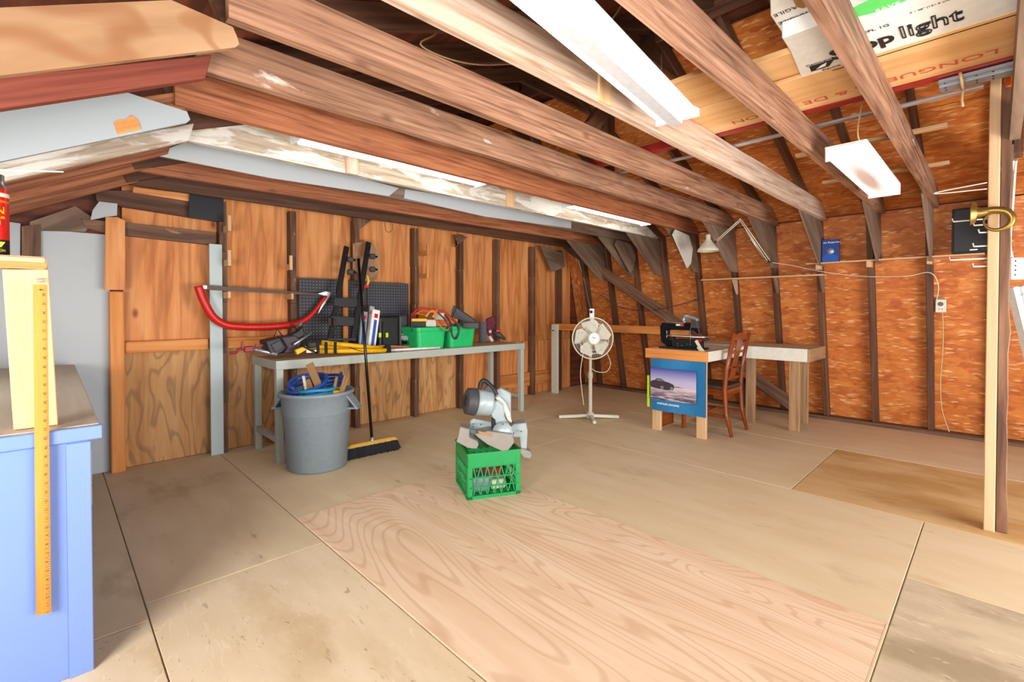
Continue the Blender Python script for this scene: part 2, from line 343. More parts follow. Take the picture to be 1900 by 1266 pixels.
def smoothpath(p, k=6):
    p = [Vector(q) for q in p]; out = []
    for i in range(len(p)-1):
        a = p[max(i-1, 0)]; b = p[i]; c = p[i+1]; d = p[min(i+2, len(p)-1)]
        for j in range(k):
            t = j/k; out.append(.5*((2*b)+(c-a)*t+(2*a-5*b+4*c-d)*t*t+(3*b-a-3*c+d)*t**3))
    out.append(p[-1]); return out

# ================================================================== ROOM SHELL
YG = 4.38                      # gable wall
XW = 5.88                      # right wall at the floor
KX, KZ = 5.42, 2.04            # knee of the gambrel on the right
RX, RZ = 2.9, 3.1              # ridge
LX, LZ = .36, 2.10             # left knee
EX, EZ = -1.3, 1.30            # left eave
YF = -2.6
floor = struct('floor'); MB().bx(-1.35, 6.0, YF, 4.5, -.06, -.012).build('subfloor', 'fl_b', floor)
g = .0025
sheets = [(.95, 2.17, .26, 2.67, 'fl_pink', .004), (.95, 2.17, 2.67, 4.38, 'fl_a', 0), (2.17, 3.36, .26, 2.67, 'fl_a', 0), (2.17, 3.36, 2.67, 4.38, 'fl_a', 0),
          (3.36, 4.60, .9, 3.33, 'fl_a', 0), (3.36, 4.60, 3.33, 4.38, 'fl_a', 0), (3.36, 4.60, -1.5, .9, 'fl_stain', 0), (4.60, 5.86, -.6, 1.8, 'fl_a', 0), (4.60, 5.86, 1.8, 4.38, 'fl_a', 0),
          (4.60, 5.86, YF, -.6, 'fl_b', 0), (3.36, 4.6, YF, -1.5, 'fl_b', 0),
          (2.61, 3.36, YF, .26, 'fl_a', 0), (.95, 2.61, YF, .26, 'fl_d', 0), (.25, .95, 2.3, 4.38, 'fl_b', 0), (.25, .95, -.14, 2.3, 'fl_c', 0), (.25, .95, YF, -.14, 'fl_c', 0),
          (-1.3, .25, 2.17, 4.38, 'fl_b', 0), (-1.3, .25, -.4, 2.17, 'fl_c', 0), (-1.3, .25, YF, -.4, 'fl_c', 0)]
for x0, x1, y0, y1, m, z in sheets:
    MB().bx(x0+g, x1-g, y0+g, y1-g, -.012, z).build('floor_sheet', m, floor, bevel=.0015)
MB().bx(.955, 2.165, .262, .268, -.01, .0045).build('floor_strip', 'fl_a', floor)

# ---- gable wall
wb = struct('wall_back')
MB().prism([(-1.35, YG+.03, -.05), (XW+.02, YG+.03, -.05), (KX+.08, YG+.03, KZ+.05), (RX, YG+.03, RZ+.05), (LX, YG+.03, LZ+.05), (EX, YG+.03, EZ)], (0, .06, 0)).build('sheathing', 'deck', wb)
def vpanel(x0, x1, z0, z1, m, name='plywood_panel', y=YG):
    b = MB().box(((x0+x1)/2, y+.012, (z0+z1)/2), (x1-x0-.003, .02, z1-z0-.003)); 
    # grain runs upward
    for i, q in enumerate(b.uv): pass
    return b.build(name, m, wb)
studs = [.96, 1.50, 2.08, 2.75, 3.36, 3.93, 4.57, 5.12]
edges = [.37]+studs
vpanel(.37, .96, .86, 2.35, 'ply'); vpanel(.37, .96, 0, .86, 'ply_low'); vpanel(.96, 1.52, .86, 2.4, 'ply'); vpanel(.96, 1.52, 0, .86, 'ply_low')
for a, b in zip(studs[1:], studs[2:]+[5.7]):
    top = 2.6 if b < 4 else 2.05
    if b > 5.2: b = 5.45
    vpanel(a+.02, b+.02, .72, top, 'ply'); vpanel(a+.02, b+.02, 0, .72, 'ply' if a > 2.9 else 'ply_low')
vpanel(-.12, .30, -.0, 1.67, 'grey_paint', 'painted_panel', YG-.02)
for x in studs:
    z1 = 2.0 if x < 4 else 1.97
    w_ = .052+random.uniform(-.003, .006)
    b = MB()
    for k in range(5):
        zz0 = z1*k/5; zz1 = z1*(k+1)/5; j = random.uniform(-.004, .004)
        b.bx(x+j, x+w_+j, YG-.09, YG, zz0, zz1)
    b.build('stud', 'stud' if x != 5.12 else 'rafter', wb, bevel=.003)
MB().bx(.885, .972, YG-.112, YG-.092, 0, 1.655).build('blue_board', 'blue_grey', wb, bevel=.002)
MB().bx(.29, .37, YG-.10, YG-.02, 0, 1.27).build('stud', 'pine_orange', wb, bevel=.006)
MB().prism([oY(196, 403, YG-.105), oY(218, 403, YG-.105), oY(232, 410, YG-.105), oY(232, 538, YG-.105), oY(193, 538, YG-.105)], (0, .02, 0)).build('plywood_scab', 'ply', wb)
for x0, x1 in ((.375, .885), (1.0, 1.5)):
    MB().bx(x0, x1, YG-.06, YG, .83, .915).build('blocking', 'pine_orange', wb, bevel=.004)
for x0, x1 in ((1.54, 2.08), (2.12, 2.75)): MB().bx(x0, x1, YG-.06, YG, .70, .79).build('blocking', 'ply', wb, bevel=.004)
for x0, x1 in ((3.98, 4.57), (4.61, 5.1)): MB().bx(x0, x1, YG-.04, YG, .12, .3).build('blocking', 'ply', wb, bevel=.004)
def gplate(name, pts, mat, y, t=.018, par=None):
    return MB().prism([oY(px, py, y) for px, py in pts], (0, t, 0)).build(name, mat, par or wb)
gplate('top_plate', [(176, 352), (262, 356), (410, 388), (410, 412), (180, 376)], 'rafter', YG-.05, .04)
gplate('plywood_strip', [(248, 347), (352, 360), (352, 374), (246, 357)], 'ply', YG-.075)
gplate('dark_gusset', [(352, 357), (415, 366), (415, 412), (388, 409), (350, 404)], 'black', YG-.11)
gplate('blocking', [(228, 413), (400, 432), (398, 455), (226, 436)], 'stud', YG-.06, .05)
gplate('painted_scrap', [(184, 374), (218, 378), (217, 400), (196, 403), (168, 408), (172, 390)], 'grey_paint', YG-.07)
gplate('rough_board', [(150, 406), (196, 410), (196, 432), (160, 424)], 'stud', YG-.055, .03)
gplate('brown_panel', [(55, 412), (140, 383), (178, 408), (158, 430), (75, 428), (56, 424)], 'gusset', YG-.045)
gplate('corner_post', [(40, 420), (76, 416), (76, 500), (76, 700), (40, 700)], 'stud', YG-.05, .05)
gplate('painted_scrap', [(-60, 400), (38, 415), (36, 700), (-60, 700)], 'grey_paint', YG-.03)
gplate('hanging_plate', [(1002, 455), (1045, 470), (1048, 495), (1024, 506)], 'gusset', YG-.12, .015)
for x0, y0, x1, y1 in ((655, 403, 690, 448), (845, 435, 868, 458)):
    gplate('offcut', [(x0, y0), (x1, y0+5), (x1-22, y0+22), (x0+4, y1)], 'stud', YG-.10, .04)
gplate('plywood_scrap', [(655, 452), (688, 446), (704, 470), (702, 520), (676, 517), (655, 500)], 'ply_light', YG-.10, .012)

# ---- right wall: strand board, rafters, plates
wr = struct('wall_right')
ldir = Vector((KX-XW, 0, KZ)).normalized(); lnr = Vector((-ldir.z, 0, ldir.x))        # inward normal of the lower slope
if lnr.x > 0: lnr = -lnr
udir = Vector((RX-KX, 0, RZ-KZ)).normalized(); unr = Vector((udir.z, 0, -udir.x))
if unr.z > 0: unr = -unr
def slope_panel(base, d, nrm, y0, y1, s0, s1, mat, name, parent, t=.012, off=0.0):
    c = Vector(base) + d*(s0+s1)/2 + Vector((0, (y0+y1)/2, 0)) - nrm*(t/2+off)
    return MB().box(c, (y1-y0-.004, s1-s0-.004, t), (Vector((0, 1, 0)), d, nrm)).build(name, mat, parent)
LL = Vector((KX-XW, 0, KZ)).length
ys = [YF, -.82, 1.64, 4.08, 4.40]
for a, b in zip(ys, ys[1:]):
    slope_panel((XW, 0, 0), ldir, lnr, a, b, 0, 1.22 if False else LL-.006, 'osb', 'strand_board', wr)
slope_panel((XW+.03, 0, 0), ldir, lnr, YF, YG+.03, -.05, LL+.05, 'deck', 'outer_skin', wr, .02, .01)
MB().bx(XW-.13, XW-.01, YF, YG-.06, 0, .035).build('sole_plate', 'stud', wr, bevel=.004)
ceil = struct('ceiling')
UL = Vector((RX-KX, 0, RZ-KZ)).length
yc = [YF, -.82+.41, 1.64+.41, YG+.03]
for a, b in zip(yc, yc[1:]):
    for s0, s1 in ((0, 1.22), (1.22, 2.44)):
        slope_panel((KX, 0, KZ), udir, unr, a, b, s0+.004, s1, 'osb' if b < 3 else 'osb', 'strand_board', ceil)
slope_panel((KX+.02, 0, KZ+.02), udir, unr, YF, YG+.03, -.05, UL, 'deck', 'roof_deck', ceil, .02, .012)
l1 = Vector((LX-RX, 0, LZ-RZ)); l2 = Vector((EX-LX, 0, EZ-LZ))
for base, d in (((RX, 0, RZ), l1), ((LX, 0, LZ), l2)):
    nn = Vector((d.z, 0, -d.x)).normalized()
    if nn.z > 0: nn = -nn
    slope_panel(base, d.normalized(), nn, YF, YG+.03, -.02, d.length+.02, 'deck', 'roof_deck', ceil, .02, .0)
RY = [.41*k for k in range(-6, 11)]
for y in RY:
    wv = random.uniform(-.006, .006)
    p0 = Vector((XW, y, .035)) + lnr*.048; p1 = Vector((KX, y, KZ)) + lnr*.048
    MB().beam(p0, p1, .092, .046, lnr).build('rafter', 'rafter', wr, bevel=.003)
    q0 = Vector((KX, y, KZ)) + unr*.05; q1 = Vector((RX, y, RZ)) + unr*.05
    MB().beam(q0, q1, .09, .036, unr).build('rafter', 'rafter', ceil, bevel=.003)
    a = Vector((RX, y, RZ-.07)); b = Vector((LX, y, LZ-.06)); MB().beam(a, b, .09, .036).build('rafter', 'rafter', ceil)
MB().bx(RX-.012, RX+.012, YF, YG, RZ-.18, RZ-.02).build('ridge_board', 'rafter', ceil)

# joists: (near face Y, material, left X, right X)
JZ = 2.0; JH = .16
J = [(-.86, 'joist'), (-.46, 'joist'), (-.075, 'gusset'), (.345, 'joist'), (.705, 'joist'), (1.152, 'joist_pale'), (1.57, 'joist'), (1.982, 'joist'), (2.40, 'joist_red'), (2.862, 'joist_white'), (3.245, 'gusset'), (3.70, 'joist_red'), (4.14, 'rafter')]
for i, (y, m) in enumerate(J):
    n = 14; x0 = .38; x1 = 5.36; b = MB(); t = .038
    bot = []; top = []
    for k in range(n+1):
        x = x0+(x1-x0)*k/n; bot.append((x, y, JZ+random.uniform(-.0025, .0025))); top.append((x, y, JZ+JH+random.uniform(-.005, .005)))
    top[-1] = (KX-.19, y, JZ+JH-.01) if False else (5.24, y, JZ+JH-.03)
    b.prism(bot+top[::-1], (0, t, 0)); b.build('joist', m, ceil)
# knee gussets at the right
for i, (y, m) in enumerate(J):
    if y < -.1 or i == len(J)-1: continue
    yy = y+.038+.001
    mt = 'gusset' if i not in (5, 8) else 'gusset'
    j = random.uniform(-.03, .03)
    pts = [(4.62+j, yy, 2.0), (5.30, yy, 1.55+j), (5.50, yy, 1.55+j), (5.40, yy, 2.04), (5.18, yy, 2.14), (4.62+j, yy, 2.14)]
    MB().prism(pts, (0, .014, 0)).build('gusset', mt, ceil)
for y, cxp in ((2.40, 4.70), (3.245, 4.90)):
    MB().prism([(cxp, y-.016, 1.93), (cxp+.05, y-.016, 1.99), (cxp+.36, y-.016, 1.96), (cxp+.46, y-.016, 1.82), (cxp+.42, y-.016, 1.66), (cxp+.34, y-.016, 1.6)], (0, .014, 0)).build('round_gusset', 'offwhite' if y < 3 else 'gusset', ceil)
# battens and plates nailed on joist faces
for y, x, m in ((1.152, 1.615, 'pine'), (2.862, 2.72, 'pine'), (2.862, 1.33, 'joist_pale')):
    MB().bx(x, x+.085, y-.012, y, JZ+.002, JZ+JH).build('batten', m, ceil)
# grey painted plates on the far joist
gy = 3.245-.012
gplate('painted_plate', [(283, 287), (349, 262), (560, 300), (740, 349), (722, 364), (500, 330)], 'grey_paint', gy, .010, ceil)
gplate('painted_plate', [(752, 351), (1060, 400), (1060, 424), (900, 402), (750, 368)], 'grey_paint', gy, .010, ceil)
# left rafters sloping down past the frame; drop in slope 27 degrees
ls = Vector((-.5, 0, -.255)).normalized()
def lboard(y, tip, mat, hgt=.10, t=.036):
    x, z = tip; L = 1.3; p = [Vector((x, y, z)), Vector((x, y, z))+ls*L, Vector((x, y, z))+ls*L+Vector((0, 0, hgt)), Vector((x+.02, y, z+hgt-.01))]
    return MB().prism(p, (0, t, 0)).build('left_rafter', mat, ceil, bevel=.003)
lboard(1.155, (.42, 1.975), 'joist'); lboard(.71, (.42, 1.975), 'joist'); lboard(1.96, (.40, 1.965), 'red_board', .1, .036)
lboard(2.80, (.50, 1.985), 'joist_white'); lboard(3.225, (.475, 2.01), 'joist_red', .09); lboard(3.68, (.46, 2.03), 'joist_red', .09); lboard(4.1, (.44, 2.02), 'joist_red', .09)
lboard(.35, (.42, 1.975), 'joist'); lboard(-.05, (.42, 1.975), 'joist'); lboard(2.42, (.42, 2.0), 'joist_red')
gplate('gusset', [(-120, 156), (0, 140), (437, 88), (444, 82), (440, 68), (432, 50), (318, 0), (0, 14), (-120, 22)], 'ply_light', 1.545, .018, ceil)
gplate('gusset', [(-60, 316), (0, 300), (346, 228), (353, 222), (347, 207), (215, 165), (-60, 190)], 'grey_paint2', 2.37, .018, ceil)
gplate('torn_patch', [(211, 227), (222, 221), (232, 224), (243, 213), (256, 222), (262, 240), (218, 249)], 'ply', 2.366, .006, ceil)
lw = struct('wall_left'); MB().bx(-1.34, -1.3, YF, YG+.03, 0, 1.4).build('wall_board', 'grey_paint', lw)
fwl = struct('wall_front'); MB().bx(-1.35, 6, YF-.05, YF-.02, -.06, 2.95).build('wall_board', 'ply_light', fwl)

# diagonal brace over the right rafters
a = oX(1040, 462, 5.33); b = oX(1215, 583, 5.52); c = oX(1478, 758, 5.72)
MB().beam((5.30, YG-.06, 2.06), (5.70, 1.47, .08), .13, .02, (0, 1, 1)).build('diagonal_brace', 'stud', wr)
# attic timbers seen between the joists
for y, x0, z0, x1, z1 in ((1.62, 2.2, 2.17, 2.9, 2.95), (2.85, 3.3, 2.17, 2.9, 2.98), (.45, 3.6, 2.2, 2.9, 2.95), (2.1, 3.1, 2.17, 3.1, 2.9), (3.7, 2.4, 2.17, 2.9, 2.9)):
    MB().beam((x0, y, z0), (x1, y, z1), .09, .036, (1, 0, 0)).build('attic_brace', 'rafter', ceil)
for y in (.86, 1.64, 2.46): MB().bx(2.2, 3.6, y, y+.03, 2.83, 2.92).build('collar_tie', 'rafter', ceil)

# ================================================================== LIGHTS IN THE ROOM
def striplight(end, direction, L, zz, label, hang=True):
    d = Vector(direction).normalized(); sd = Vector((-d.y, d.x, 0)); e = Vector(end); c = e - d*L/2
    t = thing('strip_light', label, 'ceiling light', (c.x, c.y, zz)); A = (d, sd, ZZ); C_ = Vector((c.x, c.y, zz))
    prof = [(-.085, .012), (-.075, .03), (-.035, .06), (.035, .06), (.075, .03), (.085, .012), (.083, .01), (.072, .025), (.03, .02), (-.03, .02), (-.072, .025), (-.083, .01)]
    MB().prism([C_ - d*L/2 + sd*a + ZZ*b for a, b in prof], d*L).build('reflector', 'white', t)
    MB().box(C_-ZZ*.006, (L-.02, .05, .05), A).build('ballast_cover', 'lgrey', t)
    for s in (-1, 1):
        MB().cyl(C_ + sd*.052*s - d*(L/2-.03) - ZZ*.004, C_ + sd*.052*s + d*(L/2-.03) - ZZ*.004, .017, 12).build('fluorescent_tube', 'tube', t)
        MB().prism([C_ + d*s*(L/2-.004) + sd*a + ZZ*b for a, b in ((-.092, -.012), (-.092, .02), (-.03, .065), (.03, .065), (.092, .02), (.092, -.012))], d*.008).build('end_plate', 'white', t, bevel=.001)
    if hang:
        for s in (-.35, .35): MB().tube([C_+d*s*L+ZZ*.055, C_+d*s*L+ZZ*.21], .002, 6).build('hanging_chain', 'steel', t)
    return t
striplight((1.93, .965, 0), (.99, .13, 0), 1.22, 1.965, 'large twin-tube white fluorescent light hanging nearest the camera')
def slimlight(x0, x1, y, z, label):
    t = thing('strip_light', label, 'ceiling light', ((x0+x1)/2, y, z))
    MB().bx(x0, x1, y-.05, y+.05, z+.03, z+.075).build('housing', 'white', t, bevel=.003)
    MB().prism([(x0+.03, y-.055, z+.03), (x0+.03, y-.03, z), (x0+.03, y+.03, z), (x0+.03, y+.055, z+.03)], (x1-x0-.06, 0, 0)).build('diffuser', 'tube2', t)
    for x in (x0, x1-.012): MB().bx(x, x+.012, y-.06, y+.06, z-.004, z+.08).build('end_cap', 'white', t)
    return t
slimlight(.93, 2.23, 2.60, 2.035, 'long lit strip light between the brown joist and whitewashed joist, left')
slimlight(3.2, 4.52, 2.60, 2.035, 'short lit strip light between joists, right of the long strip')
t = thing('wrap_light', 'white rectangular wraparound ceiling light with brown stain on its lens', 'ceiling light', (3.5, .55, 1.93))
MB().bx(2.93, 4.13, .462, .64, 1.99, 2.0).build('back_plate', 'white', t)
MB().bx(2.945, 4.115, .472, .630, 1.93, 1.992).build('lens', 'wrap', t, bevel=.012, seg=3)
for x in (2.93, 4.118): MB().bx(x, x+.012, .462, .64, 1.924, 2.0).build('end_cap', 'white', t, bevel=.003)

# ================================================================== STORED THINGS ON THE JOISTS
def along(name, x0, x1, y0, y1, z0, z1, mat, label, cat, group=None, bev=.002):
    o = MB().bx(x0, x1, y0, y1, z0, z1).build(name, mat, bevel=bev); return tag(o, label, cat, group)
Z0 = JZ+JH+.006
t = thing('lumber_sheet', 'broad yellow wood panel stored flat on joists with red printed lettering', 'lumber', (2.55, .6, Z0))
MB().bx(2.37, 2.775, -.5, 1.25, Z0, Z0+.018).build('panel', 'lumber', t, bevel=.002)
text('printed_lettering', 'LONGUEUR & DE TORON', 'redtext', t, (2.655, .0, Z0-.001), (0, 1, 0), (1, 0, 0), .07, sx=1.25)
along('lumber_board', 2.02, 2.36, .80, 1.35, Z0, Z0+.02, 'lumber', 'short yellow board end lying on joists beside the twin-tube light', 'lumber')
along('lumber_board', 2.16, 2.6, -.5, 1.2, Z0+.022, Z0+.05, 'lumber', 'orange-yellow plank under the printed light carton on the joists', 'lumber')
along('lumber_board', 2.79, 2.85, -.1, 2.6, Z0, Z0+.05, 'dred', 'dark red trim length lying beside the printed panel across joists', 'lumber')
along('metal_strip', 3.06, 3.10, .05, 2.9, Z0, Z0+.012, 'alu', 'long thin silver metal strip laid across the joists', 'metal strip')
along('wood_strip', 3.57, 3.62, .2, .95, Z0, Z0+.02, 'pine', 'upper thin pine strip on joists behind the wraparound light', 'wood strip')
along('wood_strip', 4.49, 4.54, .24, 1.0, Z0, Z0+.02, 'pine', 'lower thin pine strip on joists below the other pine strip', 'wood strip')
# cartons
t = thing('light_carton', 'long white carton printed with big lettering, lying on the stored lumber', 'box', (2.2, .3, Z0+.05))
CZ = Z0+.052
cdir = Vector((0, -1, 0))
MB().prism([(1.98, .575, CZ-.05), (2.10, .58, CZ-.05), (2.37, .61, CZ-.05), (2.40, .55, CZ-.05), (2.40, -.6, CZ-.05), (1.98, -.6, CZ-.05)], (0, 0, .06)).build('carton', 'card', t, bevel=.003)
tz = CZ-.052
text('big_lettering', 'Shop', 'black', t, (2.30, .478, tz), (0, -1, 0), (-1, 0, 0), .125, bold=.004, sx=.80)
text('outlined_lettering', 'light', 'black', t, (2.30, .262, tz), (0, -1, 0), (-1, 0, 0), .14, outline=True, sx=.72)
MB().prism([(2.345, .565, tz-.0002), (2.345, .50, tz-.0002), (2.29, .47, tz-.0002), (2.29, .56, tz-.0002)], (0, 0, .0008)).build('logo', 'black', t)
MB().prism([(2.335, .545, tz-.0008), (2.33, .51, tz-.0008), (2.30, .50, tz-.0008), (2.31, .52, tz-.0008)], (0, 0, .0006)).build('logo', 'wtext', t)
text('small_lettering', 'Commercial', 'black', t, (2.285, .57, tz), (0, -1, 0), (-1, 0, 0), .022)
text('small_lettering', 'Electric', 'black', t, (2.37, .53, tz), (0, -1, 0), (-1, 0, 0), .022)
text('small_lettering', '4\' / 48" (121.9 cm)   FLUORESCENT SHOP LIGHT', 'dgrey', t, (2.13, .22, tz), (0, -1, 0), (-1, 0, 0), .014)
text('small_lettering', 'CFL 1G', 'black', t, (2.165, .36, tz), (0, -1, 0), (-1, 0, 0), .026)
MB().prism([Vector((1.985, .27, tz-.0002))+Vector((math.sin(a)*.05, -math.cos(a)*.11, 0)) for a in [i*PI/8 for i in range(16)]], (0, 0, .0006)).build('green_mark', 'green_logo', t)
text('green_mark_lettering', 'SAVE', 'wtext', t, (2.035, .30, tz-.0007), (0, -1, 0), (-1, 0, 0), .03)
MB().bx(2.394, 2.402, -.6, .5, CZ-.052, CZ-.048).build('tape', 'dgrey', t)
t = thing('upper_carton', 'white carton marked FRAGILE stacked above the lettered carton', 'box', (1.95, .5, CZ+.1))
zu = CZ+.013
MB().prism([oZ(1428, -60, zu), oZ(1430, 30, zu), oZ(1463, 80, zu), oZ(1545, 58, zu), oZ(1640, 30, zu), oZ(1640, -60, zu)], (0, 0, .12)).build('carton', 'card', t, bevel=.003)
for px_, py_ in ((1498, 2), (1506, 18)): text('fragile_lettering', 'FRAGILE', 'black', t, oZ(px_, py_, zu-.001), (0, 1, 0), (1, 0, 0), .03)
text('small_lettering', 'HANDLE WITH CARE', 'black', t, oZ(1530, 32, zu-.001), (0, 1, 0), (1, 0, 0), .02)
text('small_lettering', 'THIS SIDE UP', 'dgrey', t, oZ(1530, 50, zu-.001), (0, 1, 0), (1, 0, 0), .016)
o = MB().prism([oZ(a_, b_, zu-.03) for a_, b_ in ((1470, 2), (1478, 16), (1490, 18), (1502, 12), (1500, 0), (1484, -4))], (0, 0, .025)).build('crumpled_paper', 'sand', bevel=.006); tag(o, 'crumpled tan paper wad tucked under the FRAGILE carton', 'paper')
# galvanised tracks tied with string
for k, (x, z) in enumerate(((2.84, Z0-.02), (2.885, Z0-.025), (2.93, Z0-.02))):
    o = thing('metal_track', ('galvanised metal drawer track in tied bundle, ' + ('upper one', 'middle one', 'lowest one')[k]), 'metal track', (x, .05, z), group='galvanised tracks tied by the post')
    MB().prism([(x-.02, .19, z), (x+.02, .19, z), (x+.02, .19, z+.014), (x+.016, .19, z+.014), (x+.016, .19, z+.004), (x-.016, .19, z+.004), (x-.016, .19, z+.014), (x-.02, .19, z+.014)], (0, -.75, 0)).build('channel', 'galv', o)
    for q in range(4): MB().cyl((x, .17-q*.05, z-.001), (x, .17-q*.05, z+.001), .004, 8).build('hole', 'hole', o)
o = MB().tube([(2.81, .12, Z0+.0), (2.81, .115, Z0-.03), (2.88, .115, Z0-.035), (2.955, .115, Z0-.03), (2.96, .12, Z0+.0), (2.89, .12, Z0+.005)], .006, 6, closed=True).build('string_tie', 'cable'); tag(o, 'brown string tying the metal track bundle', 'string')
MB().tube([(2.955, .115, Z0-.03), (2.975, .12, Z0-.07), (2.96, .115, Z0-.10)], .005, 6).build('loose_end', 'cable', o)
# wrench hung from the panel edge
t = thing('wrench', 'small chrome wrench hanging under the lumber at top right corner', 'wrench', oZ(1880, 45, Z0-.02))
MB().tube([dp(1872, 18, 2.06), dp(1879, 42, 2.04)], [.006, .007], 8).build('handle', 'steel', t)
MB().prism([dp(1874, 40, 2.04), dp(1884, 38, 2.04), dp(1889, 48, 2.04), dp(1884, 54, 2.04), dp(1881, 48, 2.04), dp(1873, 54, 2.04)], FW*.008).build('jaw', 'steel', t)
for k in range(2):
    o = MB().box(dp(1875+10*k, 125, 2.3), (.020, .03, .18), (RT, FH, ZZ)).build('shim_block', 'orange', bevel=.002); tag(o, 'orange wood block wedged beside post top, ' + ('left one' if k == 0 else 'right one'), 'wood block')
# roof wires
def wire(name, pts, r, mat, label, cat='cable', k=6):
    o = MB().tube(smoothpath(pts, k), r, 6).build(name, mat); return tag(o, label, cat)
wire('ceiling_cable', [oY(725, 27, 1.9), oY(808, 58, 1.9), oY(780, 82, 1.9), oY(830, 108, 1.9), oY(890, 120, 1.9), oY(960, 118, 1.9)], .004, 'cable', 'tan cable draped in the attic between the two nearest joists')
wire('light_cable', [(3.1, .50, 2.0), (3.05, .52, 2.08), (3.1, .5, 2.3)], .004, 'cable', 'tan cord feeding the wraparound light')
wire('ceiling_cable', [dp(1128, 45, 2.6), dp(1150, 15, 2.7), dp(1165, -20, 2.8)], .005, 'cable', 'tan cable beside the top of the twin-tube light')

# ================================================================== POST
t = thing('support_post', 'pale pine post doubled with rough old stud, standing at right', 'post', (3.49, 0, 0))
MB().bx(3.455, 3.545, -.006, .036, 0, 2.32).build('pine_stud', 'pine', t, bevel=.003)
b = MB()

outl = [(3.475+random.uniform(-.004, .004), -.048+random.uniform(-.006, .006), k*.115) for k in range(21)]
b.prism([(3.475, y, z) for x, y, z in outl]+[(3.475, -.007, 2.3), (3.475, -.007, 0)], (.09, 0, 0))
b.build('old_stud', 'stud', t, bevel=.004)
o = MB().beam((3.52, -.07, 1.93), (3.56, -.07, 2.2), .09, .03, (1, 0, 0)).build('corner_block', 'rafter', t)
for z, L in ((1.615, .13), (1.585, .05), (1.545, .03), (1.475, .05), (1.41, .14), (1.37, .05)):
    tip = Vector((3.46, .036+L, z))
    tag(MB().tube([(3.47, .03, z), tip, tip+Vector((0, .004, .018))], .004, 6).build('wall_hook', 'wirewhite'), 'white metal hook on the side of the pine post, ' + {1.615: 'topmost, long', 1.585: 'short, second from top', 1.545: 'stubby, third from top', 1.475: 'fourth from top, small', 1.41: 'fifth from top, longest', 1.37: 'lowest, small'}[z], 'hook')
wire('wire_hanger', [(3.46, .04, 1.80), (3.46, .22, 1.785), (3.46, .225, 1.775), (3.46, .04, 1.768)], .003, 'wirewhite', 'thin white wire prong sticking out left of the post above the horn')
# brass horn
t = thing('brass_horn', 'small coiled brass bugle horn hung on the pine post', 'horn', oX(1845, 430, 3.42))
P0 = lambda x, y, X=3.42: oX(x, y, X)
path = smoothpath([P0(1810, 395), P0(1820, 394), P0(1835, 391), P0(1852, 390), P0(1868, 393), P0(1877, 403), P0(1875, 415), P0(1862, 424), P0(1846, 427), P0(1832, 423), P0(1825, 413), P0(1828, 404, 3.425), P0(1838, 397, 3.44), P0(1850, 394, 3.45)], 6)
m_ = len(path); rr = []
for i in range(m_):
    k_ = i/6.0
    rr.append(.050 if i == 0 else (.038 if i == 1 else max(.005, (.030-.007*(k_-.3)) if k_ < 2 else (.0185 if k_ < 4 else .0185-.0024*(k_-4)))))
MB().tube(path, rr, 16).build('coiled_tube', 'brass', t)
d = (path[0]-path[2]).normalized(); MB().lathe([(.049, -.004), (.060, .014), (.063, .018), (.059, .016), (.040, -.006)], path[0], d, 28).build('bell', 'brass', t)
# junction box, wires, leaning fixture
DB = 2.72
c = dp(1881, 499, DB)
t = thing('power_box', 'white multi-outlet power box hanging right of the post', 'power box', c-ZZ*.06)
MB().box(c, (.075, .05, .125), (RT, FH, ZZ)).build('body', 'white', t, bevel=.006, seg=2)
for k in range(4): MB().box(c - FH*.026 + ZZ*(.042-.026*k) - RT*.018, (.008, .003, .010), (RT, FH, ZZ)).build('slot', 'dgrey', t)
for i_, k in enumerate((0, 5)): wire('power_cable', [c+ZZ*.06+RT*(.012*i_-.02), dp(1869+k, 450, DB), dp(1871+k*1.6, 380, DB), dp(1880+k, 300, DB), dp(1893+k*.7, 230, DB)], .006, 'wirewhite', 'white cable running up from the power box, ' + ('left strand' if i_ == 0 else 'right strand'))
a = dp(1897, 530, 2.66); b = dp(1945, 720, 2.60)
t = thing('spare_light_fixture', 'spare white metal light fixture leaning at right edge of photo', 'light fixture', b-ZZ*.03)
MB().beam(a, b, .15, .05, RT).build('body', 'white', t, bevel=.006)
MB().beam(a - FH*.03-RT*.03, b-FH*.03-RT*.03, .03, .03, RT).build('ridge', 'alu', t, bevel=.004)
for k in (.1, .85): q = a.lerp(b, k); MB().box(q-FH*.03-RT*.01, (.08, .02, .006), (RT, FH, ZZ)).build('clip', 'steel', t)

# ================================================================== RIGHT WALL THINGS
def innerX(z): return XW + (KX-XW)*z/KZ - .097
t = thing('wall_shelf', 'upper thin pine shelf on blocks along strand-board wall, holding blue box', 'shelf', (innerX(1.59), .7, 1.58))
xs = innerX(1.6)
MB().bx(xs-.09, xs+.02, .07, 1.32, 1.585, 1.597).build('shelf_board', 'pine', t, bevel=.001)
for y in (1.20, .80, .385): MB().bx(xs-.085, xs+.01, y, y+.036, 1.53, 1.585).build('support_block', 'pine', t, bevel=.002)
t = thing('wall_shelf', 'lower pine shelf on three triangular brackets below the desk lamp', 'shelf', (innerX(1.48), 1.8, 1.47))
xs = innerX(1.48)
MB().bx(xs-.13, xs+.03, 1.17, 2.36, 1.47, 1.485).build('shelf_board', 'pine', t, bevel=.001)
for y in (2.03, 1.62, 1.21): MB().prism([(xs-.12, y-.02, 1.469), (xs+.01, y-.02, 1.469), (xs+.035, y-.02, 1.31), (xs+.0, y-.02, 1.31)], (0, .014, 0)).build('bracket', 'joist_pale' if y > 2 else 'gusset', t)
xb = innerX(1.7)
t = thing('product_box', 'blue retail box with round silver pictured mask standing on upper shelf', 'box', (xb-.05, 1.12, 1.598))
q0 = oX(1525, 487, xb-.07); q1 = oX(1556, 488, xb-.07)
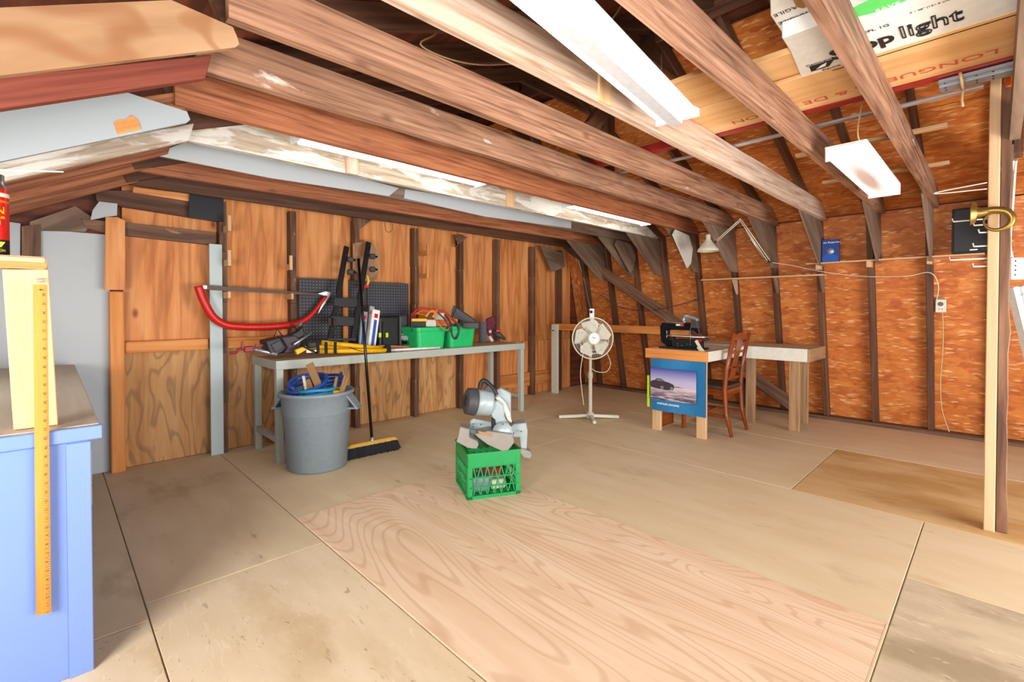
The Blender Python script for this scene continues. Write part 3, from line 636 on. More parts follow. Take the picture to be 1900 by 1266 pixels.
MB().bx(xb-.07, xb-.02, q1.y, q0.y, 1.598, 1.81).build('carton', 'navy', t, bevel=.001)
text('title_lettering', 'the Respirator', 'wtext', t, (xb-.071, q0.y-.01, 1.775), (0, -1, 0), (0, 0, 1), .024)
MB().lathe([(.0001, 0), (.028, 0), (.03, .002)], (xb-.0725, (q0.y+q1.y)/2, 1.70), (1, 0, 0), 20).build('mask_picture', 'galv', t)
MB().prism([(xb-.0705, q1.y+.003, 1.60), (xb-.0705, q0.y-.003, 1.60), (xb-.0705, q0.y-.003, 1.65), (xb-.0705, (q0.y+q1.y)/2, 1.70), (xb-.0705, q1.y+.003, 1.64)], (-.0005, 0, 0)).build('light_panel', 'blue', t)
t = thing('loudspeaker', 'black loudspeaker box resting on shelf end behind the post', 'speaker', (5.4, .15, 1.6))
MB().bx(5.30, 5.42, .02, .262, 1.60, 1.965).build('cabinet', 'black', t, bevel=.004)
MB().bx(5.288, 5.300, .03, .252, 1.61, 1.955).build('grille', 'black', t, bevel=.004)
MB().bx(5.285, 5.288, .11, .155, 1.617, 1.626).build('badge', 'wtext', t)
t = thing('wall_outlet', 'cream timer outlet box on the strand board with cord', 'outlet', (5.6, .34, 1.12))
xo = XW + (KX-XW)*1.18/KZ
MB().bx(xo-.05, xo-.012, .305, .375, 1.118, 1.23).build('box', 'cream', t, bevel=.003)
MB().cyl((xo-.055, .34, 1.19), (xo-.05, .34, 1.19), .018, 20).build('dial', 'grey', t)
for yy in (.33, .35): MB().bx(xo-.052, xo-.05, yy-.002, yy+.002, 1.14, 1.152).build('slot', 'dgrey', t)
MB().bx(xo-.05, xo-.012, .32, .36, 1.23, 1.25).build('cap', 'sand', t)
wire('outlet_cord', [(xo-.04, .33, 1.12), (xo-.02, .325, 1.0), (xo-.01, .325, .8), (xo+.03, .34, .5), (xo+.07, .33, .25), (xo+.06, .28, .06)], .004, 'cable', 'cream cord running from timer outlet down to the floor')
wire('lamp_cord', [oX(1430, 487, 5.3), oX(1470, 493, 5.38), oX(1530, 505, 5.40), oX(1600, 513, 5.40), oX(1680, 513, 5.40), oX(1725, 506, 5.41), oX(1741, 530, 5.45), oX(1737, 560, 5.5)], .003, 'wirewhite', 'white lamp cord strung across rafters to the timer outlet')
wire('wall_cable', [oX(1112, 545, 5.35), oX(1150, 570, 5.4), oX(1200, 577, 5.45), oX(1255, 567, 5.45), oX(1302, 553, 5.45)], .005, 'dgrey', 'dark cable sagging across strand board above the scroll saw')
# swing-arm lamp
t = thing('swing_arm_lamp', 'cream spring-arm desk lamp clamped to a rafter, shade pointing down', 'lamp', oX(1428, 485, 5.3))
X_ = 4.75
e = oX(1374, 408, X_); s_ = oX(1328, 449, X_); bs = oX(1426, 484, X_+.25)
for o_ in (-.008, .008):
    MB().tube([s_+ZZ*o_*1.2, e+ZZ*o_*1.2], .004, 6).build('arm_rod', 'cream', t); MB().tube([e+Vector((0, o_, 0)), bs+Vector((0, o_*1.5, 0))], .004, 6).build('arm_rod', 'cream', t)
MB().tube([e.lerp(bs, .25)+Vector((0, .018, 0)), e.lerp(bs, .9)+Vector((0, .024, -.01))], .006, 8).build('spring', 'alu', t)
MB().cyl(e-Vector((.012, 0, 0)), e+Vector((.012, 0, 0)), .014, 12).build('elbow_joint', 'cream', t); MB().cyl(s_-Vector((.012, 0, 0)), s_+Vector((.012, 0, 0)), .012, 12).build('shade_joint', 'dgrey', t)
hc = oX(1314, 435, X_); 
MB().lathe([(.0001, 0), (.02, 0), (.024, -.012), (.024, -.05), (.045, -.08), (.078, -.125), (.098, -.15), (.104, -.172), (.098, -.172), (.088, -.15), (.04, -.085), (.02, -.05)], hc, (0, 0, 1), 28).build('lamp_shade', 'lamp_off', t)
MB().beam(bs, bs+Vector((.02, -.02, -.005)), .03, .02).build('clamp', 'black', t)
# rail along the wall and white leg
t = thing('wall_rail', 'orange pine rail running from gable wall to table, on a white leg', 'rail', (4.95, 3.5, 0))
zr = oX(1015, 600, 4.95).z; 
MB().bx(4.94, 4.978, 2.33, 4.27, zr-.088, zr).build('rail_board', 'pine_orange', t, bevel=.003)
MB().bx(4.90, 4.94, 4.15, 4.25, 0, zr-.01).build('white_leg', 'offwhite', t, bevel=.002)
MB().bx(4.90, 4.978, 4.2, 4.27, zr-.1, zr-.088).build('cleat', 'pine', t)

# ================================================================== TABLES
TZ = .775
t = thing('work_table', 'small pine-edged table under the scroll saw with blue poster hung on side', 'table', (4.45, 2.05, 0))
MB().bx(4.08, 4.93, 1.76, 2.31, TZ-.03, TZ).build('tabletop', 'cab_top', t, bevel=.002)
MB().bx(4.045, 4.08, 1.74, 2.33, TZ-.09, TZ).build('front_edge', 'pine_orange', t, bevel=.003)
MB().bx(4.08, 4.93, 1.74, 1.76, TZ-.09, TZ).build('side_edge', 'offwhite', t, bevel=.002)
MB().bx(4.08, 4.93, 2.31, 2.33, TZ-.09, TZ).build('side_edge', 'pine', t, bevel=.002)
for y0 in (1.77, 2.20): MB().bx(4.10, 4.135, y0, y0+.085, 0, TZ-.09).build('leg', 'pine', t, bevel=.003)
MB().bx(4.14, 4.40, 2.22, 2.24, .02, .22).build('panel', 'chair', t)
t = thing('work_bench', 'long wall table with white front edge and brown timber legs by strand-board wall', 'table', (5.25, 1.8, 0))
MB().bx(4.955, 5.50, 1.20, 2.32, TZ-.03, TZ+.005).build('tabletop', 'cab_top', t, bevel=.002)
MB().bx(4.935, 4.955, 1.20, 1.765, TZ-.115, TZ+.005).build('front_edge', 'offwhite', t, bevel=.002)
MB().bx(4.935, 5.50, 1.18, 1.20, TZ-.115, TZ+.005).build('end_edge', 'cedar', t, bevel=.002)
for x, y in ((4.965, 1.27), (5.03, 1.68), (5.38, 1.3)): MB().bx(x, x+.04, y-.0, y+.088, 0, TZ-.03).build('leg', 'cedar', t, bevel=.004)
# poster bag hung on the table side
t = thing('hanging_poster', 'glossy blue poster bag with dark car by the sea, hung on table side', 'poster', (4.04, 2.05, .25))
yP0, yP1, zP0, zP1 = 2.26, 1.742, .225, .685
n = 10; pts = []
for k in range(n+1):
    f = k/n; y = yP0+(yP1-yP0)*f; pts.append((4.036-.012*math.sin(f*PI*2), y))
b = MB()
fr = pts; bk = [(x+.006, y) for x, y in pts][::-1]
b.prism([(x, y, zP0-.02) for x, y in fr+bk], (0, 0, zP1-zP0+.02)); b.build('poster_sheet', 'poster_blue', t)
def pic():
    n = NT('seaside_picture_print', .3); tc = n.new('ShaderNodeTexCoord'); sp = n.new('ShaderNodeSeparateXYZ'); n.L(tc.outputs['Generated'], sp.inputs[0])
    col = n.ramp(sp.outputs[2], [(0, hx('2a3550')), (.12, hx('6a5a70')), (.25, hx('8c7488')), (.33, hx('b09aa8')), (.42, hx('d8c8c8')), (.45, hx('c8b8c8')), (.62, hx('b8b4d8')), (1, hx('4450a0'))])
    f = n.noise(n.mp(tc.outputs['Generated'], (1, 3, 22)), 1, 4); lo = n.ramp(sp.outputs[2], [(.38, 1.0), (.44, 0.0)])
    col = n.mix(n.math('MULTIPLY', lo, n.ramp(f, [(.45, 0.0), (.6, .7)])), col, hx('ded0d0')); return n.out(col)
M['pic'] = pic()
xP = 4.018
MB().bx(xP, xP+.0015, 1.82, 2.258, .31, .60).build('seaside_picture', 'pic', t)
car = [(2.256, .42), (2.256, .468), (2.24, .482), (2.215, .484), (2.195, .505), (2.15, .505), (2.115, .484), (2.07, .476), (2.03, .462), (2.02, .435), (2.035, .415), (2.1, .405), (2.2, .412)]
MB().prism([(xP-.0012, y, z) for y, z in car], (.001, 0, 0)).build('car_print', 'mauve', t)
MB().prism([(xP-.0016, y, z) for y, z in ((2.20, .484), (2.19, .5), (2.155, .5), (2.125, .484))], (.0004, 0, 0)).build('car_window_print', 'galv', t)
for yy in (2.14, 2.045): MB().lathe([(.0001, 0), (.017, 0)], (xP-.0018, yy, .425), (1, 0, 0), 14).build('wheel_print', 'galv', t)
MB().prism([(xP-.0012, y, z) for y, z in ((2.0, .44), (2.05, .447), (1.98, .446), (1.93, .44))], (.001, 0, 0)).build('headland_print', 'dgrey', t)
text('printed_lettering', 'CHRYSLER CROSSFIRE', 'wtext', t, (xP-.002, 2.19, .268), (0, -1, 0), (0, 0, 1), .022, bold=.0005)
o = MB().bx(4.03, 4.04, 2.278, 2.30, .225, .52).build('folded_flyer', 'lime', bevel=.001); tag(o, 'lime-edged folded flyer standing at left edge of the blue poster', 'flyer')

# ---- chair
t = thing('wooden_chair', 'varnished wooden dining chair with dark leather seat facing the small table', 'chair', (4.55, 1.62, 0), 0)
def C(x, y, z): return (4.53+x, 1.66+y, z)
for s in (-1, 1):
    MB().tube([C(s*.185, -.02, 0), C(s*.185, .03, .2), C(s*.185, .045, .42), C(s*.185, .03, .6), C(s*.178, -.035, .93)], [.014, .019, .021, .02, .016], 8, flat=1.3).build('rear_leg', 'chair', t)
    MB().beam(C(s*.18, .43, 0), C(s*.18, .43, .42), .034, .034, (1, 0, 0)).build('front_leg', 'chair', t, bevel=.004)
    MB().beam(C(s*.18, .05, .17), C(s*.18, .42, .17), .03, .016).build('side_stretcher', 'chair', t)
    MB().beam(C(s*.18, .05, .385), C(s*.18, .42, .385), .055, .02).build('seat_rail', 'chair', t)
MB().beam(C(-.18, .43, .385), C(.18, .43, .385), .055, .02).build('seat_rail', 'chair', t); MB().beam(C(-.18, .045, .385), C(.18, .045, .385), .055, .02).build('seat_rail', 'chair', t)
MB().beam(C(-.18, .25, .17), C(.18, .25, .17), .03, .016).build('cross_stretcher', 'chair', t)
MB().bx(4.53-.2, 4.53+.2, 1.66+.03, 1.66+.46, .415, .45).build('seat', 'leather', t, bevel=.014, seg=3)
def backpt(x, z, dy=0): return C(x, .03-(z-.6)*.2+dy, z)
MB().prism([backpt(-.17, .86), backpt(.17, .86), backpt(.17, .90), backpt(.06, .925), backpt(0, .932), backpt(-.06, .925), backpt(-.17, .90)], (0, .02, 0)).build('top_rail', 'chair', t, bevel=.004)
MB().prism([backpt(-.06, .50), backpt(.06, .50), backpt(.05, .68), backpt(.075, .87), backpt(-.075, .87), backpt(-.05, .68)], (0, .01, 0)).build('back_splat', 'chair', t, bevel=.002)
for z in (.74, .60): MB().prism([backpt(-.17, z), backpt(.17, z), backpt(.17, z+.022), backpt(-.17, z+.022)], (0, .018, 0)).build('back_slat', 'chair', t, bevel=.003)
MB().prism([backpt(-.17, .49), backpt(.17, .49), backpt(.17, .515), backpt(-.17, .515)], (0, .018, 0)).build('back_slat', 'chair', t, bevel=.003)

# ---- scroll saw
t = thing('scroll_saw', 'black bench scroll saw with slotted C-frame standing on the small table', 'saw', (4.3, 2.0, TZ))
yS = 2.02
def S(x, y, Y=yS): return oY(x, y, Y)
def SP(pts, name, mat, Y=yS, th=.05, bev=.002): return MB().prism([S(a, b, Y) for a, b in pts], (0, th, 0)).build(name, mat, t, bevel=bev)
SX = 4.16
def sx(u, v, w=0): return (SX+w, 2.30-u, TZ+v)       # u along -Y (right in view), v up, w depth
def sprism(pts, name, mat, w=0, th=.06, bev=.003): return MB().prism([sx(u, v, w) for u, v in pts], (th, 0, 0)).build(name, mat, t, bevel=bev)
sprism([(.06, .002), (.46, .002), (.46, .018), (.06, .018)], 'base_plate', 'black', -.03, .20)
sprism([(.05, .06), (.04, .20), (.055, .235), (.08, .245), (.33, .245), (.42, .215), (.43, .15), (.40, .15), (.38, .175), (.13, .175), (.115, .165), (.115, .10), (.13, .085), (.24, .085), (.24, .02), (.11, .02)], 'c_frame', 'black_gloss', .03, .07, .006)
sprism([(.18, .02), (.43, .02), (.43, .075), (.40, .09), (.18, .09)], 'motor_housing', 'black', 0, .13)
MB().prism([sx(u, .118, w) for u, w in ((.13, .0), (.20, -.05), (.40, -.06), (.50, -.02), (.50, .08), (.40, .14), (.20, .13))], (0, 0, .008)).build('saw_table', 'alu', t, bevel=.002)
MB().tube([sx(.36, .21, 0), sx(.36, .12, 0), sx(.36, .05, 0)], .002, 6).build('saw_blade', 'steel', t)
MB().tube(smoothpath([sx(.30, .245, .02), sx(.285, .27, .02), (sx(.30, .30, .02)), sx(.36, .295, .02), sx(.42, .27, .02)]), .019, 10).build('blower_arm', 'galv', t)
sprism([(.36, .20), (.43, .20), (.42, .26), (.37, .28)], 'arm_head', 'dgrey', -.01, .06)
sprism([(.205, .215), (.25, .215), (.25, .232), (.205, .232)], 'badge', 'wtext', .027, .004, .003)
for u, v in ((.275, .225), (.44, .09)): MB().cyl(sx(u, v, .0), sx(u, v, .03), .014, 12).build('red_knob', 'red', t)
for u, v in ((.24, .05), (.24, .03), (.28, .035), (.33, .05), (.36, .05)): MB().cyl(sx(u, v, -.004), sx(u, v, .001), .005, 10).build('screw', 'steel', t)
MB().beam(sx(.42, .09, -.02), sx(.47, .01, -.02), .025, .01).build('dust_port', 'cream', t)
MB().beam(sx(.45, .04, -.04), sx(.55, -.06, -.06), .04, .003, (0, 0, 1)).build('hanging_tag', 'offwhite', t)

# ================================================================== FAN
fc = Vector((4.02, 2.95, 0))
t = thing('pedestal_fan', 'cream pedestal fan with round wire cage and cross foot on floor', 'fan', fc)
for d, L in ((RT, .30), (-RT, .33), (-FH, .26), (FH, .28)):
    p = [fc + d*.03 + ZZ*.04, fc + d*L + ZZ*.018]
    MB().beam(fc+d*.03+ZZ*.035, fc+d*L+ZZ*.022, .035, .032, d.cross(ZZ)).build('foot', 'cream', t, bevel=.006)
MB().cyl(fc+ZZ*.012, fc+ZZ*.07, .045, 16, .035).build('hub', 'cream', t)
MB().cyl(fc+ZZ*.06, fc+ZZ*.46, .020, 16).build('lower_pole', 'cream', t); MB().cyl(fc+ZZ*.43, fc+ZZ*.49, .027, 16, .024).build('collar', 'cream', t); MB().cyl(fc+ZZ*.48, fc+ZZ*.74, .0155, 16).build('upper_pole', 'cream', t)
hc = dp(1100, 628, 4.85); fdir = (CAM-hc); fdir.z = .1; fdir = (fdir.normalized() + RT*.25).normalized(); fr_ = ZZ.cross(fdir).normalized(); fu = fdir.cross(fr_)
MB().beam(fc+ZZ*.70, hc-fdir*.10-ZZ*.02, .05, .04).build('neck', 'cream', t, bevel=.008)
MB().lathe([(.0001, -.22), (.055, -.21), (.07, -.16), (.068, -.08), (.0001, -.07)], hc, fdir, 20).build('motor', 'cream', t)
R0 = .212
b = MB()
for r, off, rad in ((R0, 0, .006), (R0, -.018, .004), (R0*.72, .045, .003), (R0*.55, .052, .0025), (R0*.8, -.07, .002)): b.tube([hc+fdir*off+fr_*math.cos(a)*r+fu*math.sin(a)*r for a in [2*PI*i/40 for i in range(40)]], rad, 6, closed=True)
b.build('cage_ring', 'cream', t)
b = MB()
for i in range(72):
    a = 2*PI*i/72; e_ = fr_*math.cos(a)+fu*math.sin(a)
    b.tube([hc+fdir*.055+e_*.05, hc+fdir*.05+e_*.12, hc+fdir*.03+e_*.185, hc+e_*R0], .0011, 4, caps=False)
for i in range(60):
    a = 2*PI*i/60; e_ = fr_*math.cos(a)+fu*math.sin(a); b.tube([hc-fdir*.085+e_*.05, hc-fdir*.07+e_*.16, hc-fdir*.018+e_*R0], .0011, 4, caps=False)
o = b.build('cage_wires', 'cream', t); o['kind'] = 'stuff'
for k in range(5):
    a0 = k*PI*.4+.4; b = MB(); P_ = []
    for r, a1, a2 in ((.045, -.4, .4), (.10, -.52, .52), (.16, -.46, .6), (.192, -.2, .52)):
        P_.append([hc+fdir*(-.02+.03*math.cos(0)*(1 if q == 0 else -1))+(fr_*math.cos(a0+a_)+fu*math.sin(a0+a_))*r for q, a_ in enumerate((a1, a2))])
    bl = [p[0] for p in P_]+[p[1] for p in reversed(P_)]
    b.prism(bl, fdir*.003); b.build('blade', 'offwhite', t)
MB().lathe([(.0001, .064), (.050, .062), (.062, .05), (.062, .04)], hc, fdir, 24).build('badge_disc', 'white', t)
text('badge_mark', 'fan', 'blue', t, hc+fdir*.066-fr_*.02, fr_, fu, .028)
wire('fan_cord', [dp(1082, 655, 4.78), dp(1077, 690, 4.78), dp(1079, 720, 4.78), dp(1083, 752, 4.8)], .004, 'cream', 'cream cord and plug dangling beside the fan pole')
wire('fan_cord', [dp(1126, 655, 4.95), dp(1133, 675, 4.95), dp(1125, 690, 4.95), dp(1108, 690, 4.95), dp(1097, 684, 4.9)], .004, 'cream', 'cream cord loop on the right side of fan cage')
o = MB().box(dp(1098, 584, 5.15), (.05, .03, .13), (RT, FH, ZZ)).build('hanging_bracket', 'white', bevel=.003); tag(o, 'white metal bracket with black knob showing above fan cage', 'bracket')
MB().cyl(dp(1097, 579, 5.12), dp(1097, 579, 5.08), .016, 12).build('black_knob', 'black', o)
wire('hanging_cable', [oY(1068, 468, 4.2), oY(1084, 520, 4.1), oY(1090, 550, 4.0), oY(1096, 575, 3.9)], .009, 'galv', 'grey hose hanging in the corner above the fan')
wire('hanging_cable', [oY(1080, 545, 4.1), oY(1079, 565, 4.1), oY(1086, 578, 4.05), oY(1096, 580, 4.0)], .004, 'dgrey', 'thin dark cable loop above the fan bracket')

# ================================================================== GREEN CRATE AND MITRE SAW
A = Vector((1.773, 2.195, 0)); ang = math.atan2(2.051-2.195, 2.072-1.773)
t = thing('milk_crate', 'green plastic lattice milk crate on floor under the mitre saw', 'crate', A, ang)
cw, chh = .33, .283
def cside(org, ux):
    org = Vector(org); ux = Vector(ux); nn = ZZ.cross(ux) if True else None; b = MB()
    def bar(u0, z0, u1, z1, w=.009, th=.008): b.beam(org+ux*u0+ZZ*z0, org+ux*u1+ZZ*z1, w, th, ZZ if abs(z1-z0) < abs(u1-u0) else ux)
    bar(0, .012, cw, .012, .024); bar(0, .24, cw, .24, .086, .006)
    for z in (.075, .13): bar(.01, z, cw-.01, z, .006)
    bar(.014, 0, .014, chh, .028); bar(cw-.014, 0, cw-.014, chh, .028)
    for k in range(6):
        u = .035+k*.044; bar(u, .03, u+.04, .19, .006, .005); bar(u+.04, .03, u, .19, .006, .005)
    bar(-.003, chh-.004, cw+.003, chh-.004, .008, .016); bar(0, .195, cw, .195, .005, .012)
    return b.build('lattice_side', 'green', t, local=True)
cside((0, 0, 0), (1, 0, 0)); cside((0, cw, 0), (1, 0, 0)); cside((0, 0, 0), (0, 1, 0)); cside((cw, 0, 0), (0, 1, 0))
b = MB(); 
for k in range(10): b.bx(.01+k*.033, .02+k*.033, .005, cw-.005, .004, .012); b.bx(.005, cw-.005, .01+k*.033, .02+k*.033, .004, .012)
b.build('crate_floor', 'green', t, local=True)
def inC(u, v, z): c_, s2 = math.cos(ang), math.sin(ang); return Vector((A.x+u*c_-v*s2, A.y+u*s2+v*c_, z))
AU = Vector((math.cos(ang), math.sin(ang), 0)); AV = Vector((-AU.y, AU.x, 0))
for k, (u, v, w_, d_, h_, m, lb, ct) in enumerate(((.10, .12, .12, .1, .10, 'galv', 'grey metal tool part inside the green crate, left', 'tool part'), (.22, .15, .1, .12, .06, 'cream', 'cream block inside the green crate, right', 'block'), (.2, .22, .16, .05, .14, 'dred', 'dark red case at the back inside the green crate', 'case'))):
    o = MB().box(inC(u, v, .012+h_/2), (w_, d_, h_), (AU, AV, ZZ)).build('crate_item', m, bevel=.012, seg=2); tag(o, lb, ct)
o = MB().box(inC(.165, .19, .268), (.29, .2, .02), (AU, AV, ZZ)).build('green_tray', 'green', bevel=.003); tag(o, 'ribbed green tray lid lying in crate top under mitre saw', 'tray')
for k in range(7): MB().box(inC(.05+k*.038, .19, .280), (.012, .19, .006), (AU, AV, ZZ)).build('rib', 'green', o)
# mitre saw
t = thing('mitre_saw', 'grey and black compound mitre saw perched on the green crate', 'saw', inC(.16, .16, .288))
D0 = 2.93
def mp_(pts, name, mat, D, th, bev=.004): return MB().prism([dp(a, b, D) for a, b in pts], FH*th).build(name, mat, t, bevel=bev)
mp_([(880, 806), (905, 800), (950, 806), (954, 822), (943, 836), (932, 838), (905, 826), (886, 812)], 'turntable', 'saw_base', D0-.10, .24)
mp_([(849, 812), (853, 792), (871, 797), (870, 812), (884, 818), (888, 826), (884, 834), (868, 832), (846, 820)], 'left_table', 'saw_base', D0-.12, .10)
mp_([(872, 781), (878, 777), (912, 783), (914, 806), (872, 798)], 'left_fence', 'saw_light', D0+.02, .02)
mp_([(870, 796), (884, 800), (884, 818), (870, 815)], 'fence_foot', 'saw_light', D0-.02, .06)
mp_([(946, 788), (976, 785), (979, 800), (977, 834), (966, 832), (964, 812), (946, 812)], 'right_table', 'saw_light', D0+.02, .10)
mp_([(966, 832), (984, 838), (987, 846), (984, 852), (972, 850), (964, 840)], 'right_foot', 'saw_base', D0+.0, .06)
c1 = dp(902, 748, D0-.01); c0 = dp(872, 745, D0-.045)
ax = (c0-c1).normalized()
MB().lathe([(.0001, -.03), (.072, -.03), (.078, -.02), (.078, .07), (.0001, .072)], c1, ax, 28).build('motor_housing', 'saw_light', t)
MB().lathe([(.0001, .07), (.082, .07), (.084, .08), (.08, .125), (.06, .135), (.0001, .13)], c1, ax, 28).build('motor_cap', 'dgrey', t)
MB().lathe([(.0001, 0), (.03, 0), (.032, .004), (.0001, .005)], c1+ax*.131, ax, 16).build('vent', 'black', t)
mp_([(897, 724), (908, 712), (922, 730), (915, 748), (906, 770), (899, 770), (906, 745)], 'gear_case', 'dgrey', D0-.03, .06)
b = MB(); b.tube(smoothpath([dp(890, 722, D0-.02), dp(893, 710, D0-.02), (dp(900, 707, D0-.02)), dp(916, 722, D0-.02), dp(921, 733, D0-.02)]), .014, 10); b.build('handle', 'black', t)
mp_([(915, 745), (924, 743), (935, 752), (936, 775), (946, 795), (942, 815), (930, 819), (922, 812), (918, 790), (910, 768)], 'arm', 'saw_light', D0-.04, .05, .008)
mp_([(919, 726), (928, 720), (948, 730), (948, 782), (936, 776), (930, 755), (918, 742)], 'blade_guard', 'saw_light', D0+.03, .04, .006)
mp_([(918, 738), (926, 736), (938, 748), (946, 766), (950, 786), (942, 780), (932, 756)], 'guard_link', 'cream', D0-.01, .012)
MB().lathe([(.0001, 0), (.055, 0), (.062, .01), (.062, .04), (.0001, .045)], dp(933, 800, D0-.03), -FH, 24).build('pivot_knuckle', 'saw_light', t)
mp_([(912, 775), (919, 779), (921, 797), (912, 795)], 'cable_guide', 'black', D0-.05, .03)
for x, y in ((878, 787), (892, 788), (878, 792), (933, 787), (953, 804), (967, 801)): MB().cyl(dp(x, y, D0-.02), dp(x, y, D0-.11 if x > 930 and x < 940 else D0+.01), .004, 10).build('bolt', 'dgrey', t)
MB().tube([dp(944, 792, D0-.05), dp(952, 785, D0-.07)], .009, 10).build('clamp_knob', 'dgrey', t)
mp_([(888, 800), (913, 806), (913, 811), (888, 805)], 'scale_plate', 'sand', D0-.105, .004, 0)

# ================================================================== BIN
bc = Vector((1.39, 3.465, 0))
t = thing('trash_bin', 'round grey plastic bin filled with hoses and offcuts beside bench', 'bin', bc)
MB().lathe([(.0001, .004), (.19, .0), (.205, .01), (.228, .395), (.232, .40), (.236, .408), (.243, .53), (.258, .535), (.26, .55), (.252, .558), (.238, .555), (.222, .40), (.2, .03), (.0001, .03)], bc, (0, 0, 1), 56).build('body', 'bin', t)
for s in (-1, 1):
    d = RT*s
    e1 = bc+d*.235+ZZ*.53
    b = MB(); b.prism([e1+FH*.06, e1-FH*.06, e1-FH*.05+d*.075-ZZ*.10, e1+FH*.05+d*.075-ZZ*.10], -d*.01-ZZ*.01)
    b.box(bc+d*.272+ZZ*.43, (.085, .10, .012), (d, FH, ZZ)); b.build('handle', 'bin', t, bevel=.003)
def coil(c, r, turns, rad, mat, label, tilt=0, z0=.52):
    pts = []; n = 22
    for i in range(int(n*turns)):
        a = 2*PI*i/n; rr_ = r*(1-.05*math.sin(i*.7)); pts.append(Vector((c[0]+math.cos(a)*rr_, c[1]+math.sin(a)*rr_, z0+.004*math.sin(i*.9)+i*.0013+tilt*math.cos(a-.6))))
    o = MB().tube(pts, rad, 7).build('hose_coil', mat); return tag(o, label, 'hose')
coil((bc.x-.06, bc.y+.02), .125, 2.6, .011, 'blue', 'coiled blue hose in bin, raised left coil', .045, .56)
coil((bc.x+.09, bc.y+.05), .11, 3, .011, 'navy', 'coiled dark blue hose in bin, right coil', .02, .56)
coil((bc.x-.02, bc.y-.05), .12, 2.2, .012, 'teal', 'pale teal hose in bin front below blue coils', .0, .525)
coil((bc.x+.09, bc.y-.08), .07, 1.6, .012, 'yellow', 'short yellow hose piece at front of bin', .0, .525)
for (x0, y0, x1, y1, w_, m, lb) in ((600, 738, 574, 675, .035, 'sand', 'tall brown wood offcut leaning out of bin, tallest piece'), (582, 738, 570, 705, .03, 'sand', 'short brown offcut left of the tallest offcut in bin'), (597, 738, 592, 712, .03, 'sand', 'stubby brown offcut right of the tallest one in bin'), (571, 740, 563, 698, .012, 'offwhite', 'thin white stick standing in the bin'), (618, 734, 625, 700, .012, 'sand', 'thin tan stick standing at middle right of bin'), (632, 728, 641, 697, .012, 'sand', 'thin stick at right of bin, left one of crossing pair'), (636, 728, 646, 700, .012, 'sand', 'thin stick at right of bin, right one of crossing pair')):
    p0 = dp(x0, y0, 3.40); p1 = dp(x1, y1, 3.44); o = MB().beam(p0-(p1-p0).normalized()*.12, p1, w_*1.5, .014, RT).build('wood_offcut', m, bevel=.001); tag(o, lb, 'offcut')
# ================================================================== BROOM
t = thing('push_broom', 'push broom with black handle leaning on the bench, yellow head on floor', 'broom', oZ(690, 850))
hb = oZ(692, 848); b0 = oZ(646, 854); b1 = oZ(740, 834)
bd = (b1-b0).normalized(); ctr = (b0+b1)/2 ; bn = Vector((-bd.y, bd.x, 0))
if bn.y < 0: bn = -bn
Lb = (b1-b0).length
base = ctr+bn*.04
MB().tube([base+ZZ*.085, oY(665, 480, 3.62)], .0115, 10).build('handle', 'black_gloss', t)
MB().tube([base+ZZ*.06, base+ZZ*.13], .014, 10).build('ferrule', 'alu', t)
MB().prism([base-bd*Lb/2+ZZ*.085-bn*.03, base-bd*(Lb/2-.03)+ZZ*.105-bn*.02, base+bd*(Lb/2-.03)+ZZ*.105-bn*.02, base+bd*Lb/2+ZZ*.085-bn*.03, base+bd*Lb/2+ZZ*.075-bn*.03, base-bd*Lb/2+ZZ*.075-bn*.03], bn*.06).build('head', 'brush_wood', t, bevel=.004)
b = MB()
b.prism([base-bd*(Lb/2-.005)+ZZ*.08-bn*.028, base+bd*(Lb/2-.005)+ZZ*.08-bn*.028, base+bd*(Lb/2+.015)+ZZ*.012-bn*.05, base-bd*(Lb/2+.015)+ZZ*.012-bn*.05], bn*.055)
for i in range(260):
    u = -Lb/2+.01+(Lb-.02)*random.random(); v = random.uniform(-.03, .03); p = base+bd*u+bn*v
    fl = (u/(Lb/2))*.02
    b.beam(p+ZZ*.08, p+bd*fl-bn*(.02+random.uniform(0, .014))-ZZ*0+ZZ*.001, .008, .006, bd)
o = b.build('bristles', 'bristle', t); o['kind'] = 'stuff'

# ================================================================== METAL BENCH
BZ = .762; bx0, bx1, by0, by1 = 1.185, 3.80, 3.70, 4.26
t = thing('metal_workbench', 'long grey-green metal-framed workbench against the plywood wall', 'workbench', ((bx0+bx1)/2, 3.98, 0))
MB().bx(bx0, bx1, by0, by1, BZ-.018, BZ).build('worktop', 'bench_top', t, bevel=.002)
MB().bx(bx0-.004, bx1+.004, by0-.006, by0+.01, BZ-.065, BZ+.002).build('front_rail', 'bench_metal', t, bevel=.002); MB().bx(bx0-.004, bx1+.004, by1-.01, by1+.006, BZ-.065, BZ+.002).build('rear_rail', 'bench_metal', t)
for x in (bx0-.002, bx1-.014): MB().bx(x, x+.016, by0+.01, by1-.01, BZ-.065, BZ+.0).build('end_rail', 'bench_metal', t)
for x in (bx0, bx1-.05):
    for y in (by0, by1-.05): MB().bx(x, x+.05, y, y+.05, 0, BZ-.02).build('leg', 'bench_metal', t, bevel=.002)
MB().bx(bx0+.005, bx0+.04, by0+.05, by1-.05, .15, .19).build('foot_rail', 'bench_metal', t)
MB().bx(bx1-.04, bx1-.005, by0+.05, by1-.05, .15, .19).build('foot_rail', 'bench_metal', t)
BT = BZ+.001
